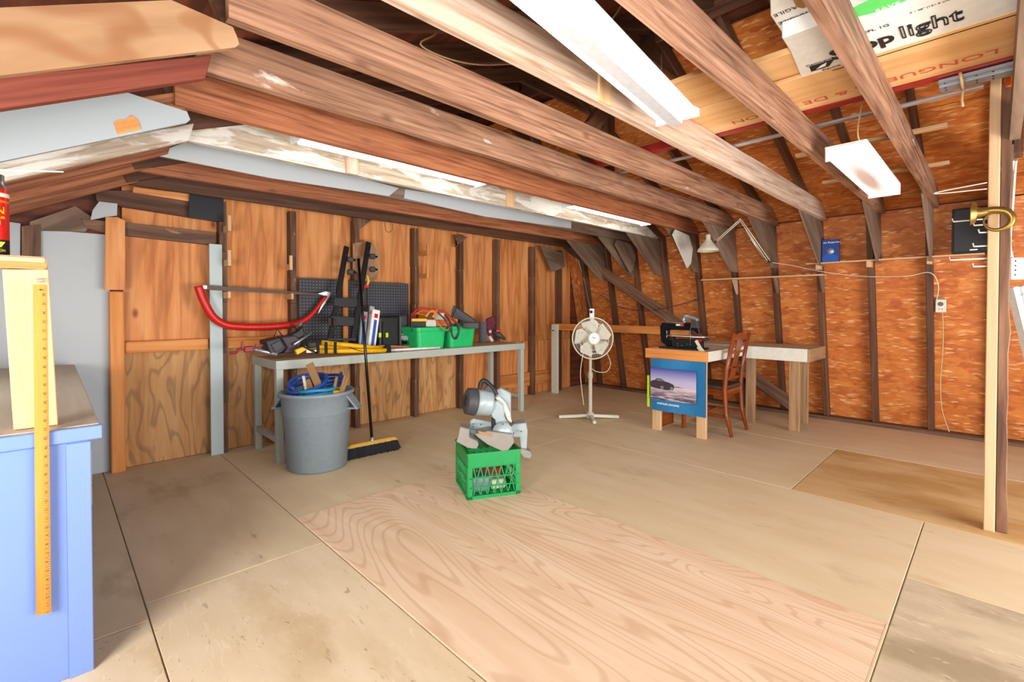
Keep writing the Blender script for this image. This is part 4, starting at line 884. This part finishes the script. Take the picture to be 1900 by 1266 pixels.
# pegboards
def pegboard(x0, x1, z0, z1, label, y=YG-.115):
    t = thing('pegboard', label, 'pegboard', ((x0+x1)/2, y, z0)); MB().bx(x0, x1, y, y+.006, z0, z1).build('panel', 'peg', t)
    b = MB()
    nx = int((x1-x0)/.028); nz = int((z1-z0)/.028)
    for i in range(nx):
        for j in range(nz):
            x = x0+.016+i*.028; z = z0+.016+j*.028; b.box((x, y-.0004, z), (.009, .001, .009))
    o = b.build('peg_holes', 'grey', t); o['kind'] = 'stuff'; MB().bx(x0+.01, x1-.01, y+.006, y+.024, z0+.005, z0+.03).build('batten', 'stud', t); return t
pegboard(1.555, 2.19, .79, 1.42, 'dark pegboard panel left of the folding rack, on plywood wall'); pegboard(2.20, 2.66, .79, 1.41, 'dark pegboard panel behind the tubes and case, right one')
# red bow saw
t = thing('bow_saw', 'red tubular-frame bow saw resting on wooden pegs, left of pegboard', 'saw', (1.3, 4.2, 1.0))
Ys = 4.19
fp = smoothpath([oY(368, 531, Ys), oY(377, 556, Ys), oY(392, 584, Ys), (oY(408, 598, Ys)), oY(430, 605, Ys), oY(480, 607, Ys), oY(530, 604, Ys), oY(558, 598, Ys), oY(580, 582, Ys), oY(605, 549, Ys)], 5)
MB().tube(fp, [.030 if i < 30 else .030-.016*(i-30)/(len(fp)-30) for i in range(len(fp))], 12).build('frame', 'red', t)
MB().prism([oY(381, 529, Ys), oY(600, 545, Ys), oY(600, 549, Ys), (oY(381, 538, Ys))], (0, .003, 0)).build('saw_blade', 'saw_blade', t)
MB().prism([oY(590, 545, Ys-.01), oY(604, 541, Ys-.01), oY(614, 543, Ys-.01), oY(612, 550, Ys-.01), oY(590, 583, Ys-.01), (oY(603, 549, Ys-.01))], (0, .02, 0)).build('tension_lever', 'alu', t)
MB().prism([oY(375, 530, Ys-.01), oY(384, 530, Ys-.01), oY(384, 536, Ys-.01), oY(377, 536, Ys-.01)], (0, .02, 0)).build('blade_clip', 'alu', t)
# wooden pegs / L brackets
def lpeg(x, z, d, label, up=.12, mat='pine', h=.05, y1=YG-.09):
    t = thing('wooden_peg', label, 'bracket', (x, y1, z)); MB().bx(x, x+.02, y1-d, y1, z, z+h).build('arm', mat, t, bevel=.002)
    if up: MB().bx(x-.002, x+.022, y1-d-.018, y1-d+.002, z-.002, z+up).build('upright', mat, t, bevel=.002)
    return t
Yp = YG-.09
for (px, py, lb, d, up) in ((414, 432, 'topmost L-shaped wooden peg right of the blue board', .13, .12), (414, 495, 'L-shaped wooden peg below the topmost one, right of blue board', .13, .12), (413, 554, 'short wooden peg holding left end of the bow saw', .16, 0), (529, 502, 'pale L-shaped wooden peg on dark stud above the saw blade', .10, .12), (528, 556, 'wedge wooden peg holding right end of the bow saw', .16, 0)):
    p = oY(px, py, Yp); lpeg(p.x, p.z, d, lb, up, y1=Yp)
for (px, py, lb) in ((783, 475, 'upper L-shaped wooden peg right of the pegboard stud'), (783, 517, 'lower L-shaped wooden peg right of the pegboard stud')):
    p = oY(px, py, Yp+.02); lpeg(p.x, p.z, .11, lb, .12, 'pine_orange', y1=Yp+.05)
wire('wire_loop', [oY(714, 413, 4.22), oY(716, 427, 4.22), oY(722, 431, 4.22), oY(728, 426, 4.22), oY(728, 415, 4.22)], .0025, 'dgrey', 'thin wire loop hanging on the plywood under far joist')

# ---- things on the bench
Yb = 4.02
# folding black rack (work support) with roller arms
t = thing('folding_rack', 'tall black folding stand with two rails leaning on the pegboard', 'tool stand', (1.95, 4.08, BT))
for (a_, b_, Y1, Y2) in (((643, 458), (612, 632), 4.20, 3.98), ((684, 450), (654, 634), 4.20, 3.98)):
    p1 = oY(a_[0], a_[1], Y1); p0 = oY(b_[0], b_[1], Y2); p0.z = max(p0.z, BT+.005); MB().beam(p0, p1, .046, .025, (1, 0, 0)).build('side_rail', 'black', t, bevel=.003)
    for k in (.12, .3, .5, .7, .9, .97): q = p0.lerp(p1, k); MB().cyl(q-Vector((0, .018, 0)), q-Vector((0, .012, 0)), .004, 8).build('rivet', 'steel', t)
for (a_, b_, Y1) in (((619, 561), (662, 562), 4.06), ((612, 595), (656, 597), 4.02)):
    p0 = oY(*a_, Y1); p1 = oY(*b_, Y1); MB().beam(p0, p1, .085, .03).build('step', 'black', t, bevel=.004)
MB().beam(oY(606, 630, 3.95), oY(660, 630, 3.95), .02, .02).build('foot_bar', 'black', t)
for x, y in ((650, 482), (650, 505), (691, 476), (691, 500)): q = oY(x, y, 4.14); MB().box(q, (.055, .04, .05)).build('roller_clamp', 'dgrey', t, bevel=.01); MB().cyl(q+Vector((.03, 0, 0)), q+Vector((.05, 0, 0)), .01, 8).build('clamp_knob', 'black', t)
for x in (612, 621): MB().cyl(oY(x, 590, 3.98), oY(x, 605, 3.98), .012, 10).build('chrome_sleeve', 'steel', t)
o = MB().bx(oY(636, 515, 4.23).x, oY(645, 515, 4.23).x, 4.22, 4.24, BT, oY(640, 515, 4.23).z).build('copper_bar', 'pine_orange', bevel=.002); tag(o, 'upright reddish wood bar between the rails of black stand', 'bar')
t = thing('bar_clamp', 'pistol-grip clamp with tan handle hanging on right rail of black stand', 'clamp', oY(680, 530, 4.12))
MB().tube([oY(681, 511, 4.12), oY(684, 522, 4.12), oY(681, 530, 4.12)], [.012, .013, .01], 10).build('grip', 'brush_wood', t); MB().box(oY(679, 532, 4.12), (.05, .025, .03)).build('red_jaw', 'red', t, bevel=.005)
# tubes in blister packs
def pack(x0, y0, x1, y1, wpx, Y, mat, label, stripe):
    t = thing('sealant_tube', label, 'tube', oY(x0, y0, Y)); p0 = oY(x0, y0, Y); p0.z = BT+.002; p1 = oY(x1, y1, Y+.05)
    MB().beam(p0, p1, wpx*.0045, .025, (1, 0, 0)).build('pack', mat, t, bevel=.006)
    q0 = p0.lerp(p1, .12); q1 = p0.lerp(p1, .75); MB().beam(q0-Vector((0, .014, 0)), q1-Vector((0, .014, 0)), wpx*.0016, .004, (1, 0, 0)).build('stripe', stripe, t)
    q = p0.lerp(p1, .8); MB().beam(q-Vector((0, .014, 0)), q.lerp(p1, .5)-Vector((0, .014, 0)), wpx*.002, .004, (1, 0, 0)).build('label_mark', 'red', t); return t
pack(670, 652, 676, 578, 15, 4.02, 'galv', 'translucent blister pack with blue stripe leaning behind the broom handle', 'blue'); pack(688, 655, 698, 575, 17, 3.96, 'white', 'white pack with blue stripe standing right of broom handle', 'blue'); pack(681, 640, 690, 568, 12, 4.12, 'alu', 'grey plastic pack standing behind the two striped packs', 'white')
# black case
t = thing('tool_case', 'black moulded tool case with lime latches standing on bench', 'case', (2.3, 4.05, BT))
p0 = oY(703, 650, 4.02); p1 = oY(741, 650, 4.02); zt = oY(720, 587, 4.02).z
MB().bx(p0.x, p1.x, 4.02, 4.12, BT, zt).build('shell', 'black', t, bevel=.02, seg=3)
MB().bx(p1.x+.004, oY(752, 650, 4.02).x+.03, 4.02, 4.14, BT, zt+.005).build('side_shell', 'dgrey', t, bevel=.015, seg=2)
for x in (705, 718): q = oY(x, 622, 4.01); MB().box(q, (.028, .012, .045)).build('latch', 'lime', t, bevel=.004)
MB().tube([oY(712, 598, 4.0), oY(712, 640, 4.0)], .006, 8).build('hinge', 'dgrey', t)
# green bins
def gbin(cx_, cy_, label, w1=.30, d1=.42, h1=.19, rz=0):
    t = thing('green_bin', label, 'bin', (cx_, cy_, BT), rz); b = MB(); n = []
    def ring(w_, d_, z, r=.03):
        out = []
        for sx_, sy_, a0 in ((1, 1, 0), (-1, 1, PI/2), (-1, -1, PI), (1, -1, 1.5*PI)):
            for k in range(4): a = a0+k*PI/6; out.append(Vector((sx_*(w_/2-r)+math.cos(a)*r, sy_*(d_/2-r)+math.sin(a)*r, z)))
        return out
    prof = [(w1*.86, d1*.88, .0), (w1*.96, d1*.96, h1-.04), (w1, d1, h1-.035), (w1*1.02, d1*1.01, h1-.002), (w1*1.02, d1*1.01, h1), (w1*.95, d1*.95, h1), (w1*.84, d1*.86, .008)]
    for w_, d_, z in prof: b.v += ring(w_, d_, z)
    for i in range(len(prof)-1):
        for k in range(16): k2 = (k+1) % 16; b.f.append([i*16+k, i*16+k2, (i+1)*16+k2, (i+1)*16+k]); b.uv.append([(0, 0)]*4); b.sm.append(False)
    b.f.append(list(range(15, -1, -1))); b.uv.append([(0, 0)]*16); b.sm.append(False); b.f.append([6*16+k for k in range(16)]); b.uv.append([(0, 0)]*16); b.sm.append(False)
    b.build('tub', 'green_bright', t, local=True); return t  # tubs use a brighter green than the crate
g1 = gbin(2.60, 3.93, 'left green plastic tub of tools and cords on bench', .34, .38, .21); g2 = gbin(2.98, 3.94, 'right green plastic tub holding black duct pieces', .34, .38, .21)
text('printed_lettering', 'GREEN', 'wtext', g1, (2.427, 4.06, BT+.09), (0, -1, 0), (0, 0, 1), .05, bold=.002)
text('small_lettering', 'Toronto', 'wtext', g1, (2.425, 4.06, BT+.135), (0, -1, 0), (0, 0, 1), .022)
MB().box((2.44, 3.98, BT+.06), (.02, .12, .03)).build('handle_slot', 'black', g1, bevel=.004)
def loose(px, py, D_, size, mat, name, label, cat, ax=None, bev=.008):
    o = MB().box(dp(px, py, D_), size, ax or (RT, FH, ZZ)).build(name, mat, bevel=bev, seg=2); return tag(o, label, cat)
Dg = 4.62
loose(777, 601, 4.62, (.16, .05, .085), 'black', 'battery_charger', 'black and orange charger in left green tub', 'charger'); o = loose(778, 594, 4.56, (.15, .03, .03), 'yellow', 'spirit_level', 'yellow tool lying on top of the left green tub', 'level')
loose(785, 584, 4.66, (.12, .06, .02), 'orange', 'orange_tool', 'orange-brown tool across the left tub', 'tool', ((RT-ZZ*.2), FH, ZZ+RT*.2)); loose(815, 590, 4.7, (.10, .06, .10), 'cream', 'paper_pack', 'cream packet inside the left green tub', 'packet'); loose(838, 596, 4.7, (.12, .05, .05), 'orange', 'orange_pouch', 'orange pouch between the two green tubs', 'pouch')
for k, (m, lb, pts) in enumerate((('orange', 'orange extension cord looped over top of left green tub', [(770, 583), (785, 577), (803, 580), (812, 574), (806, 590), (820, 600), (830, 596)]), ('red', 'red cord arched over the left green tub', [(764, 584), (780, 572), (800, 574), (822, 578), (836, 588), (846, 600)]), ('dgrey', 'dark cable hanging over the front between green tubs', [(812, 580), (826, 594), (836, 615), (842, 628), (850, 618), (852, 604), (838, 592)]), ('black', 'black cable loop hanging between green tubs', [(826, 584), (836, 600), (839, 622), (846, 629), (851, 615), (846, 600)]), ('brush_wood', 'yellow twisted cord clump on top of left tub', [(790, 588), (800, 577), (808, 581), (803, 588), (812, 586)]), ('sand', 'brown cord trailing down front of the left tub', [(806, 590), (815, 603), (826, 613), (834, 610)]))):
    o = MB().tube(smoothpath([dp(a_, b_, 4.50 if k in (2, 3, 5) else 4.58) for a_, b_ in pts]), .008, 7).build('extension_cord', m); tag(o, lb, 'cord')
t = thing('black_duct', 'black angular duct hood sticking out of right green tub', 'duct', dp(860, 600, 4.85))
MB().prism([dp(a_, b_, 4.85) for a_, b_ in ((841, 567), (846, 570), (878, 592), (884, 601), (866, 600), (838, 588))], FH*.12).build('hood', 'dgrey', t, bevel=.006)
MB().prism([dp(a_, b_, 4.80) for a_, b_ in ((841, 567), (846, 570), (838, 590), (836, 588))], FH*.15).build('flange', 'black', t)
MB().prism([dp(a_, b_, 4.8) for a_, b_ in ((838, 594), (858, 602), (852, 606), (832, 600))], FH*.1).build('lip', 'black', t)
q = oY(896, 632, 4.10); o = MB().cyl((q.x, 4.1, BT), (q.x, 4.1, BT+.24), .045, 20).build('grey_pipe', 'grey'); tag(o, 'grey plastic pipe section standing right of the green tubs', 'pipe')
t = thing('power_sander', 'maroon power tool with black nose lying at bench end', 'power tool', (3.55, 4.0, BT))
MB().prism([dp(a_, b_, 5.42) for a_, b_ in ((901, 592), (915, 586), (920, 600), (914, 610), (922, 618), (916, 628), (904, 622))], FH*.12).build('bag', 'maroon', t, bevel=.015, seg=2)
MB().tube([dp(916, 616, 5.4), dp(926, 622, 5.4), dp(938, 630, 5.4)], [.03, .035, .012], 12).build('nose', 'dgrey', t)
MB().tube([dp(908, 624, 5.42), dp(914, 634, 5.42)], .02, 10).build('grip', 'cream', t); MB().box(dp(925, 614, 5.38), (.06, .04, .03), (RT, FH, ZZ)).build('trigger_guard', 'red', t, bevel=.008)
text('mark', 'e', 'wtext', t, dp(907, 618, 5.38), RT, ZZ, .07)
loose(768, 612, 4.45, (.05, .02, .03), 'black', 'clip_tool', 'small black clip on front of the left green tub', 'clip')
loose(768, 590, 4.70, (.06, .06, .10), 'maroon', 'red_sleeve', 'red packet at left corner of left green tub', 'packet')
loose(800, 600, 4.60, (.10, .04, .07), 'offwhite', 'paper_roll', 'pale crumpled paper in front of left green tub contents', 'paper'); loose(822, 600, 4.64, (.12, .10, .06), 'orange', 'orange_case', 'orange case edge inside left green tub right side', 'case')
loose(874, 604, 4.76, (.16, .10, .06), 'dgrey', 'duct_piece', 'low grey duct piece in right green tub', 'duct')
# yellow tripod
t = thing('tripod', 'folded yellow tripod lying along the bench front', 'tripod', (1.95, 3.8, BT))
def L3(a_, b_, Y1, Y2, r, m, nm):
    p0 = oY(a_[0], a_[1], Y1); p1 = oY(b_[0], b_[1], Y2); p0.z = max(p0.z, BT+r); p1.z = max(p1.z, BT+r); MB().tube([p0, p1], r, 10).build(nm, m, t); return p0, p1
L3((597, 636), (718, 648), 3.86, 3.80, .021, 'yellow', 'leg'); L3((592, 652), (716, 664), 3.80, 3.74, .020, 'yellow', 'leg'); L3((570, 644), (716, 655), 3.90, 3.86, .021, 'yellow', 'leg')
L3((716, 655), (816, 661), 3.82, 3.74, .012, 'white', 'leg_extension'); L3((716, 649), (790, 653), 3.86, 3.80, .011, 'alu', 'leg_extension')
for x, y in ((590, 644), (605, 645), (622, 645)): MB().beam(oY(x, y-10, 3.765), oY(x, y+11, 3.73), .022, .01, (1, 0, 0)).build('strap', 'black', t)
MB().beam(oY(717, 642, 3.78), oY(719, 666, 3.73), .05, .08, (1, 0, 0)).build('foot_block', 'black', t, bevel=.006)
MB().box(oY(578, 640, 3.88), (.07, .05, .05)).build('head', 'dgrey', t, bevel=.01)
MB().tube(smoothpath([oY(648, 644, 3.76), oY(672, 652, 3.74), oY(700, 648, 3.75)]), .003, 6).build('cord', 'black', t)
o = MB().beam(oY(700, 643, 3.98), oY(775, 645, 3.92), .025, .02).build('orange_lath', 'pine_orange'); tag(o, 'orange wooden lath lying behind tripod foot', 'lath')
# power head / blower
t = thing('garden_engine', 'black garden tool engine with air guard lying at bench left end', 'power tool', (1.45, 3.95, BT))
MB().prism([oY(a_, b_, 3.86) for a_, b_ in ((492, 633), (520, 626), (532, 645), (524, 655), (510, 661), (500, 655))], (0, .16, 0)).build('air_guard', 'black', t, bevel=.01, seg=2)
MB().prism([oY(a_, b_, 3.85) for a_, b_ in ((503, 640), (520, 632), (526, 643), (512, 655))], (0, .01, 0)).build('filter_panel', 'dgrey', t, bevel=.003)
MB().prism([oY(a_, b_, 3.90) for a_, b_ in ((520, 626), (548, 622), (560, 632), (556, 655), (524, 657), (532, 645))], (0, .14, 0)).build('housing', 'mauve', t, bevel=.01)
MB().prism([oY(a_, b_, 3.94) for a_, b_ in ((528, 626), (552, 615), (562, 604), (566, 622), (548, 636))], (0, .08, 0)).build('shroud', 'black', t, bevel=.008)
for a_, b_, c_ in (((508, 628), (514, 610), (526, 626)), ((534, 622), (539, 598), (552, 614))): MB().tube([oY(*a_, 3.95), oY(*b_, 3.96), oY(*c_, 3.97)], .004, 6).build('guard_wire', 'black', t)
MB().tube([oY(556, 640, 3.8), oY(590, 656, 3.74)], .006, 8).build('probe_rod', 'black', t); MB().tube([oY(545, 640, 3.86), oY(578, 618, 3.95)], .010, 8).build('shaft', 'alu', t)
MB().prism([oY(a_, b_, 3.80) for a_, b_ in ((548, 650), (568, 642), (572, 648), (552, 659))], (0, .04, 0)).build('yellow_end', 'yellow', t, bevel=.004)
t = thing('grey_tool_shell', 'grey curved plastic shell standing behind the garden engine', 'tool part', (1.66, 4.1, BT)); MB().tube(smoothpath([oY(545, 618, 4.08), oY(553, 608, 4.08), oY(558, 598, 4.08)]), [.03]*12+[.02], 10, flat=.5).build('shell', 'grey', t)
t = thing('pipe_clamp', 'red and silver pipe clamp poking off left end of bench', 'clamp', (1.1, 3.9, BT))
MB().tube([oY(470, 648, 3.92), oY(515, 658, 3.86)], .014, 10).build('pipe', 'alu', t)
for k in range(6): q = oY(474+k*5, 649+k*1.2, 3.915); MB().lathe([(.014, -.003), (.022, 0), (.014, .003)], q, (1, -.1, -.1), 12).build('spring_ring', 'steel', t)
MB().tube(smoothpath([oY(426, 655, 3.94), oY(438, 654, 3.94), oY(445, 648, 3.94), oY(470, 649, 3.93)]), .010, 8).build('crank', 'dred', t); MB().box(oY(462, 648, 3.93), (.07, .03, .045)).build('jaw', 'dred', t, bevel=.006); MB().box(oY(450, 640, 3.93), (.016, .02, .05)).build('peg', 'dred', t); MB().box(oY(483, 641, 3.95), (.07, .02, .02)).build('second_jaw', 'dred', t)
o = MB().beam(oY(568, 652, 3.80), oY(592, 652, 3.80), .02, .02).build('chrome_sleeve', 'steel'); tag(o, 'short chrome pipe sleeve next to tripod head', 'pipe')

# ================================================================== BLUE CABINET
t = thing('blue_cabinet', 'chipped blue painted cabinet with grey wooden counter at left', 'cabinet', (-.35, 3.1, 0))
cY = 2.0; cX = .085; cZ = .782
MB().bx(-1.0, cX-.01, cY+.012, 4.24, .02, cZ-.045).build('body', 'cab_blue', t, bevel=.004)
MB().bx(-1.0, cX, cY, cY+.012, .0, cZ-.045).build('front_panel', 'cab_blue', t, bevel=.004)
MB().bx(cX-.055, cX+.002, cY-.006, cY, .0, cZ-.05).build('corner_stile', 'cab_blue', t, bevel=.002)
MB().bx(-1.0, cX+.03, cY-.014, cY+.01, cZ-.045, cZ-.002).build('front_edge', 'cab_blue', t, bevel=.003)
MB().bx(-1.0, cX+.024, cY+.01, 4.25, cZ-.045, cZ).build('counter', 'cab_top', t, bevel=.003)
MB().bx(cX-.01, cX+.004, cY+.02, cY+.05, .52, .70).build('hinge_block', 'pine', t)
pb = [oY(25, 790, 2.06), oY(108, 786, 2.06), oY(90, 500, 2.06), oY(4, 500, 2.06)]
t = thing('plank_stand', 'tapered pale pine plank with flat cap standing on the counter', 'stand', (-.03, 2.06, cZ))
for p in pb[:2]: p.z = cZ+.002
MB().prism(pb, (0, .038, 0)).build('upright_plank', 'pine', t, bevel=.002)
zc = oY(88, 500, 2.03).z
MB().bx(-.26, oY(88, 500, 2.03).x+.0, 2.03, 2.16, zc+.001, zc+.038).build('cap_board', 'pine', t, bevel=.006)
MB().bx(-.26, oY(88, 500, 2.03).x-.002, 2.024, 2.03, zc+.002, zc+.018).build('cap_edge', 'pine_orange', t)
for x in (71, 80): MB().tube([oY(x, 521, 2.05)+Vector((math.cos(a)*.007, 0, math.sin(a)*.006)) for a in [i*PI/6 for i in range(12)]], .0014, 5, closed=True).build('steel_ring', 'steel', t)
t = thing('wooden_ruler', 'long yellow wooden ruler hanging in front of the plank and cabinet', 'ruler', oY(80, 1140, 1.975))
r0 = [oY(61, 528, 1.975), oY(88, 528, 1.975), oY(95, 1138, 1.975), oY(67, 1143, 1.975)]
MB().prism(r0, (0, .004, 0)).build('blade', 'ruler', t)
b = MB()
for k in range(1, 145):
    f = k/145; R_ = r0[1].lerp(r0[2], f); l = .010 if k % 4 == 0 else .005; b.box(R_-Vector((l/2+.001, .0004, 0)), (l, .0006, .0008))
o = b.build('tick_marks', 'saw_blade', t); o['kind'] = 'stuff'
for k in range(1, 37):
    q = r0[1].lerp(r0[2], k/37.0)-Vector((.011, .0004, 0)); text('number', str(37-k), 'saw_blade', t, q, (0, 0, -1), (1, 0, 0), .009)
MB().cyl(oY(75, 538, 1.976), oY(75, 538, 1.970), .0022, 8).build('nail', 'dgrey', t)
# spray can
c0 = Vector((oY(0, 478, 2.09).x-.012, 2.09, zc+.039))
t = thing('spray_can', 'tall red and black insecticide can with yellow lettering on plank cap', 'spray can', c0)
MB().lathe([(.0001, 0), (.031, 0), (.033, .003), (.033, .045), (.033, .0455)], c0, (0, 0, 1), 32).build('black_band', 'black', t)
MB().lathe([(.033, .0455), (.033, .19), (.031, .197)], c0, (0, 0, 1), 32).build('red_body', 'red', t)
MB().lathe([(.031, .197), (.026, .208), (.024, .215), (.024, .24), (.0001, .245)], c0, (0, 0, 1), 32).build('cap', 'steel', t)
MB().lathe([(.0334, .155), (.0334, .162)], c0, (0, 0, 1), 32).build('stripe', 'orange', t)
MB().lathe([(.0334, .172), (.0338, .178), (.0334, .184)], c0, (0, 0, 1), 32).build('mountain_print', 'cream', t)
def wrap(o, r_, d_, rad):
    for v in o.data.vertices:
        l = v.co.dot(r_); z = v.co.z; a = l/rad; v.co = d_*math.cos(a)*rad + r_*math.sin(a)*rad + ZZ*z
cdv = (CAM-c0); cdv.z = 0; cdv.normalize(); rt_ = ZZ.cross(cdv)
for s_t, z, sz in (('2-GON', .122, .030), ('INSECT KILLER', .108, .009), ('CAUTION', .010, .010)): 
    q = c0+cdv*.0335+ZZ*z; o = text('printed_lettering', s_t, 'ytext', t, q+rt_*.026, rt_, ZZ, sz, bold=.0003, align='RIGHT'); wrap(o, rt_, cdv, .0338)
q = c0+cdv*.034+rt_*.014; MB().prism([q+ZZ*.038-rt_*.009, q+ZZ*.038+rt_*.009, q+ZZ*.022], cdv*.0008).build('warning_triangle', 'ytext', t)
MB().lathe([(.0001, 0), (.012, 0)], c0+cdv*.0338+ZZ*.095+rt_*.004, cdv, 7).build('burst_print', 'orange', t)
wire('white_rod', [oY(-30, 314, 1.7), oY(118, 319, 1.7)], .0022, 'wirewhite', 'thin white rod sticking in from the left above spray can', 'rod')
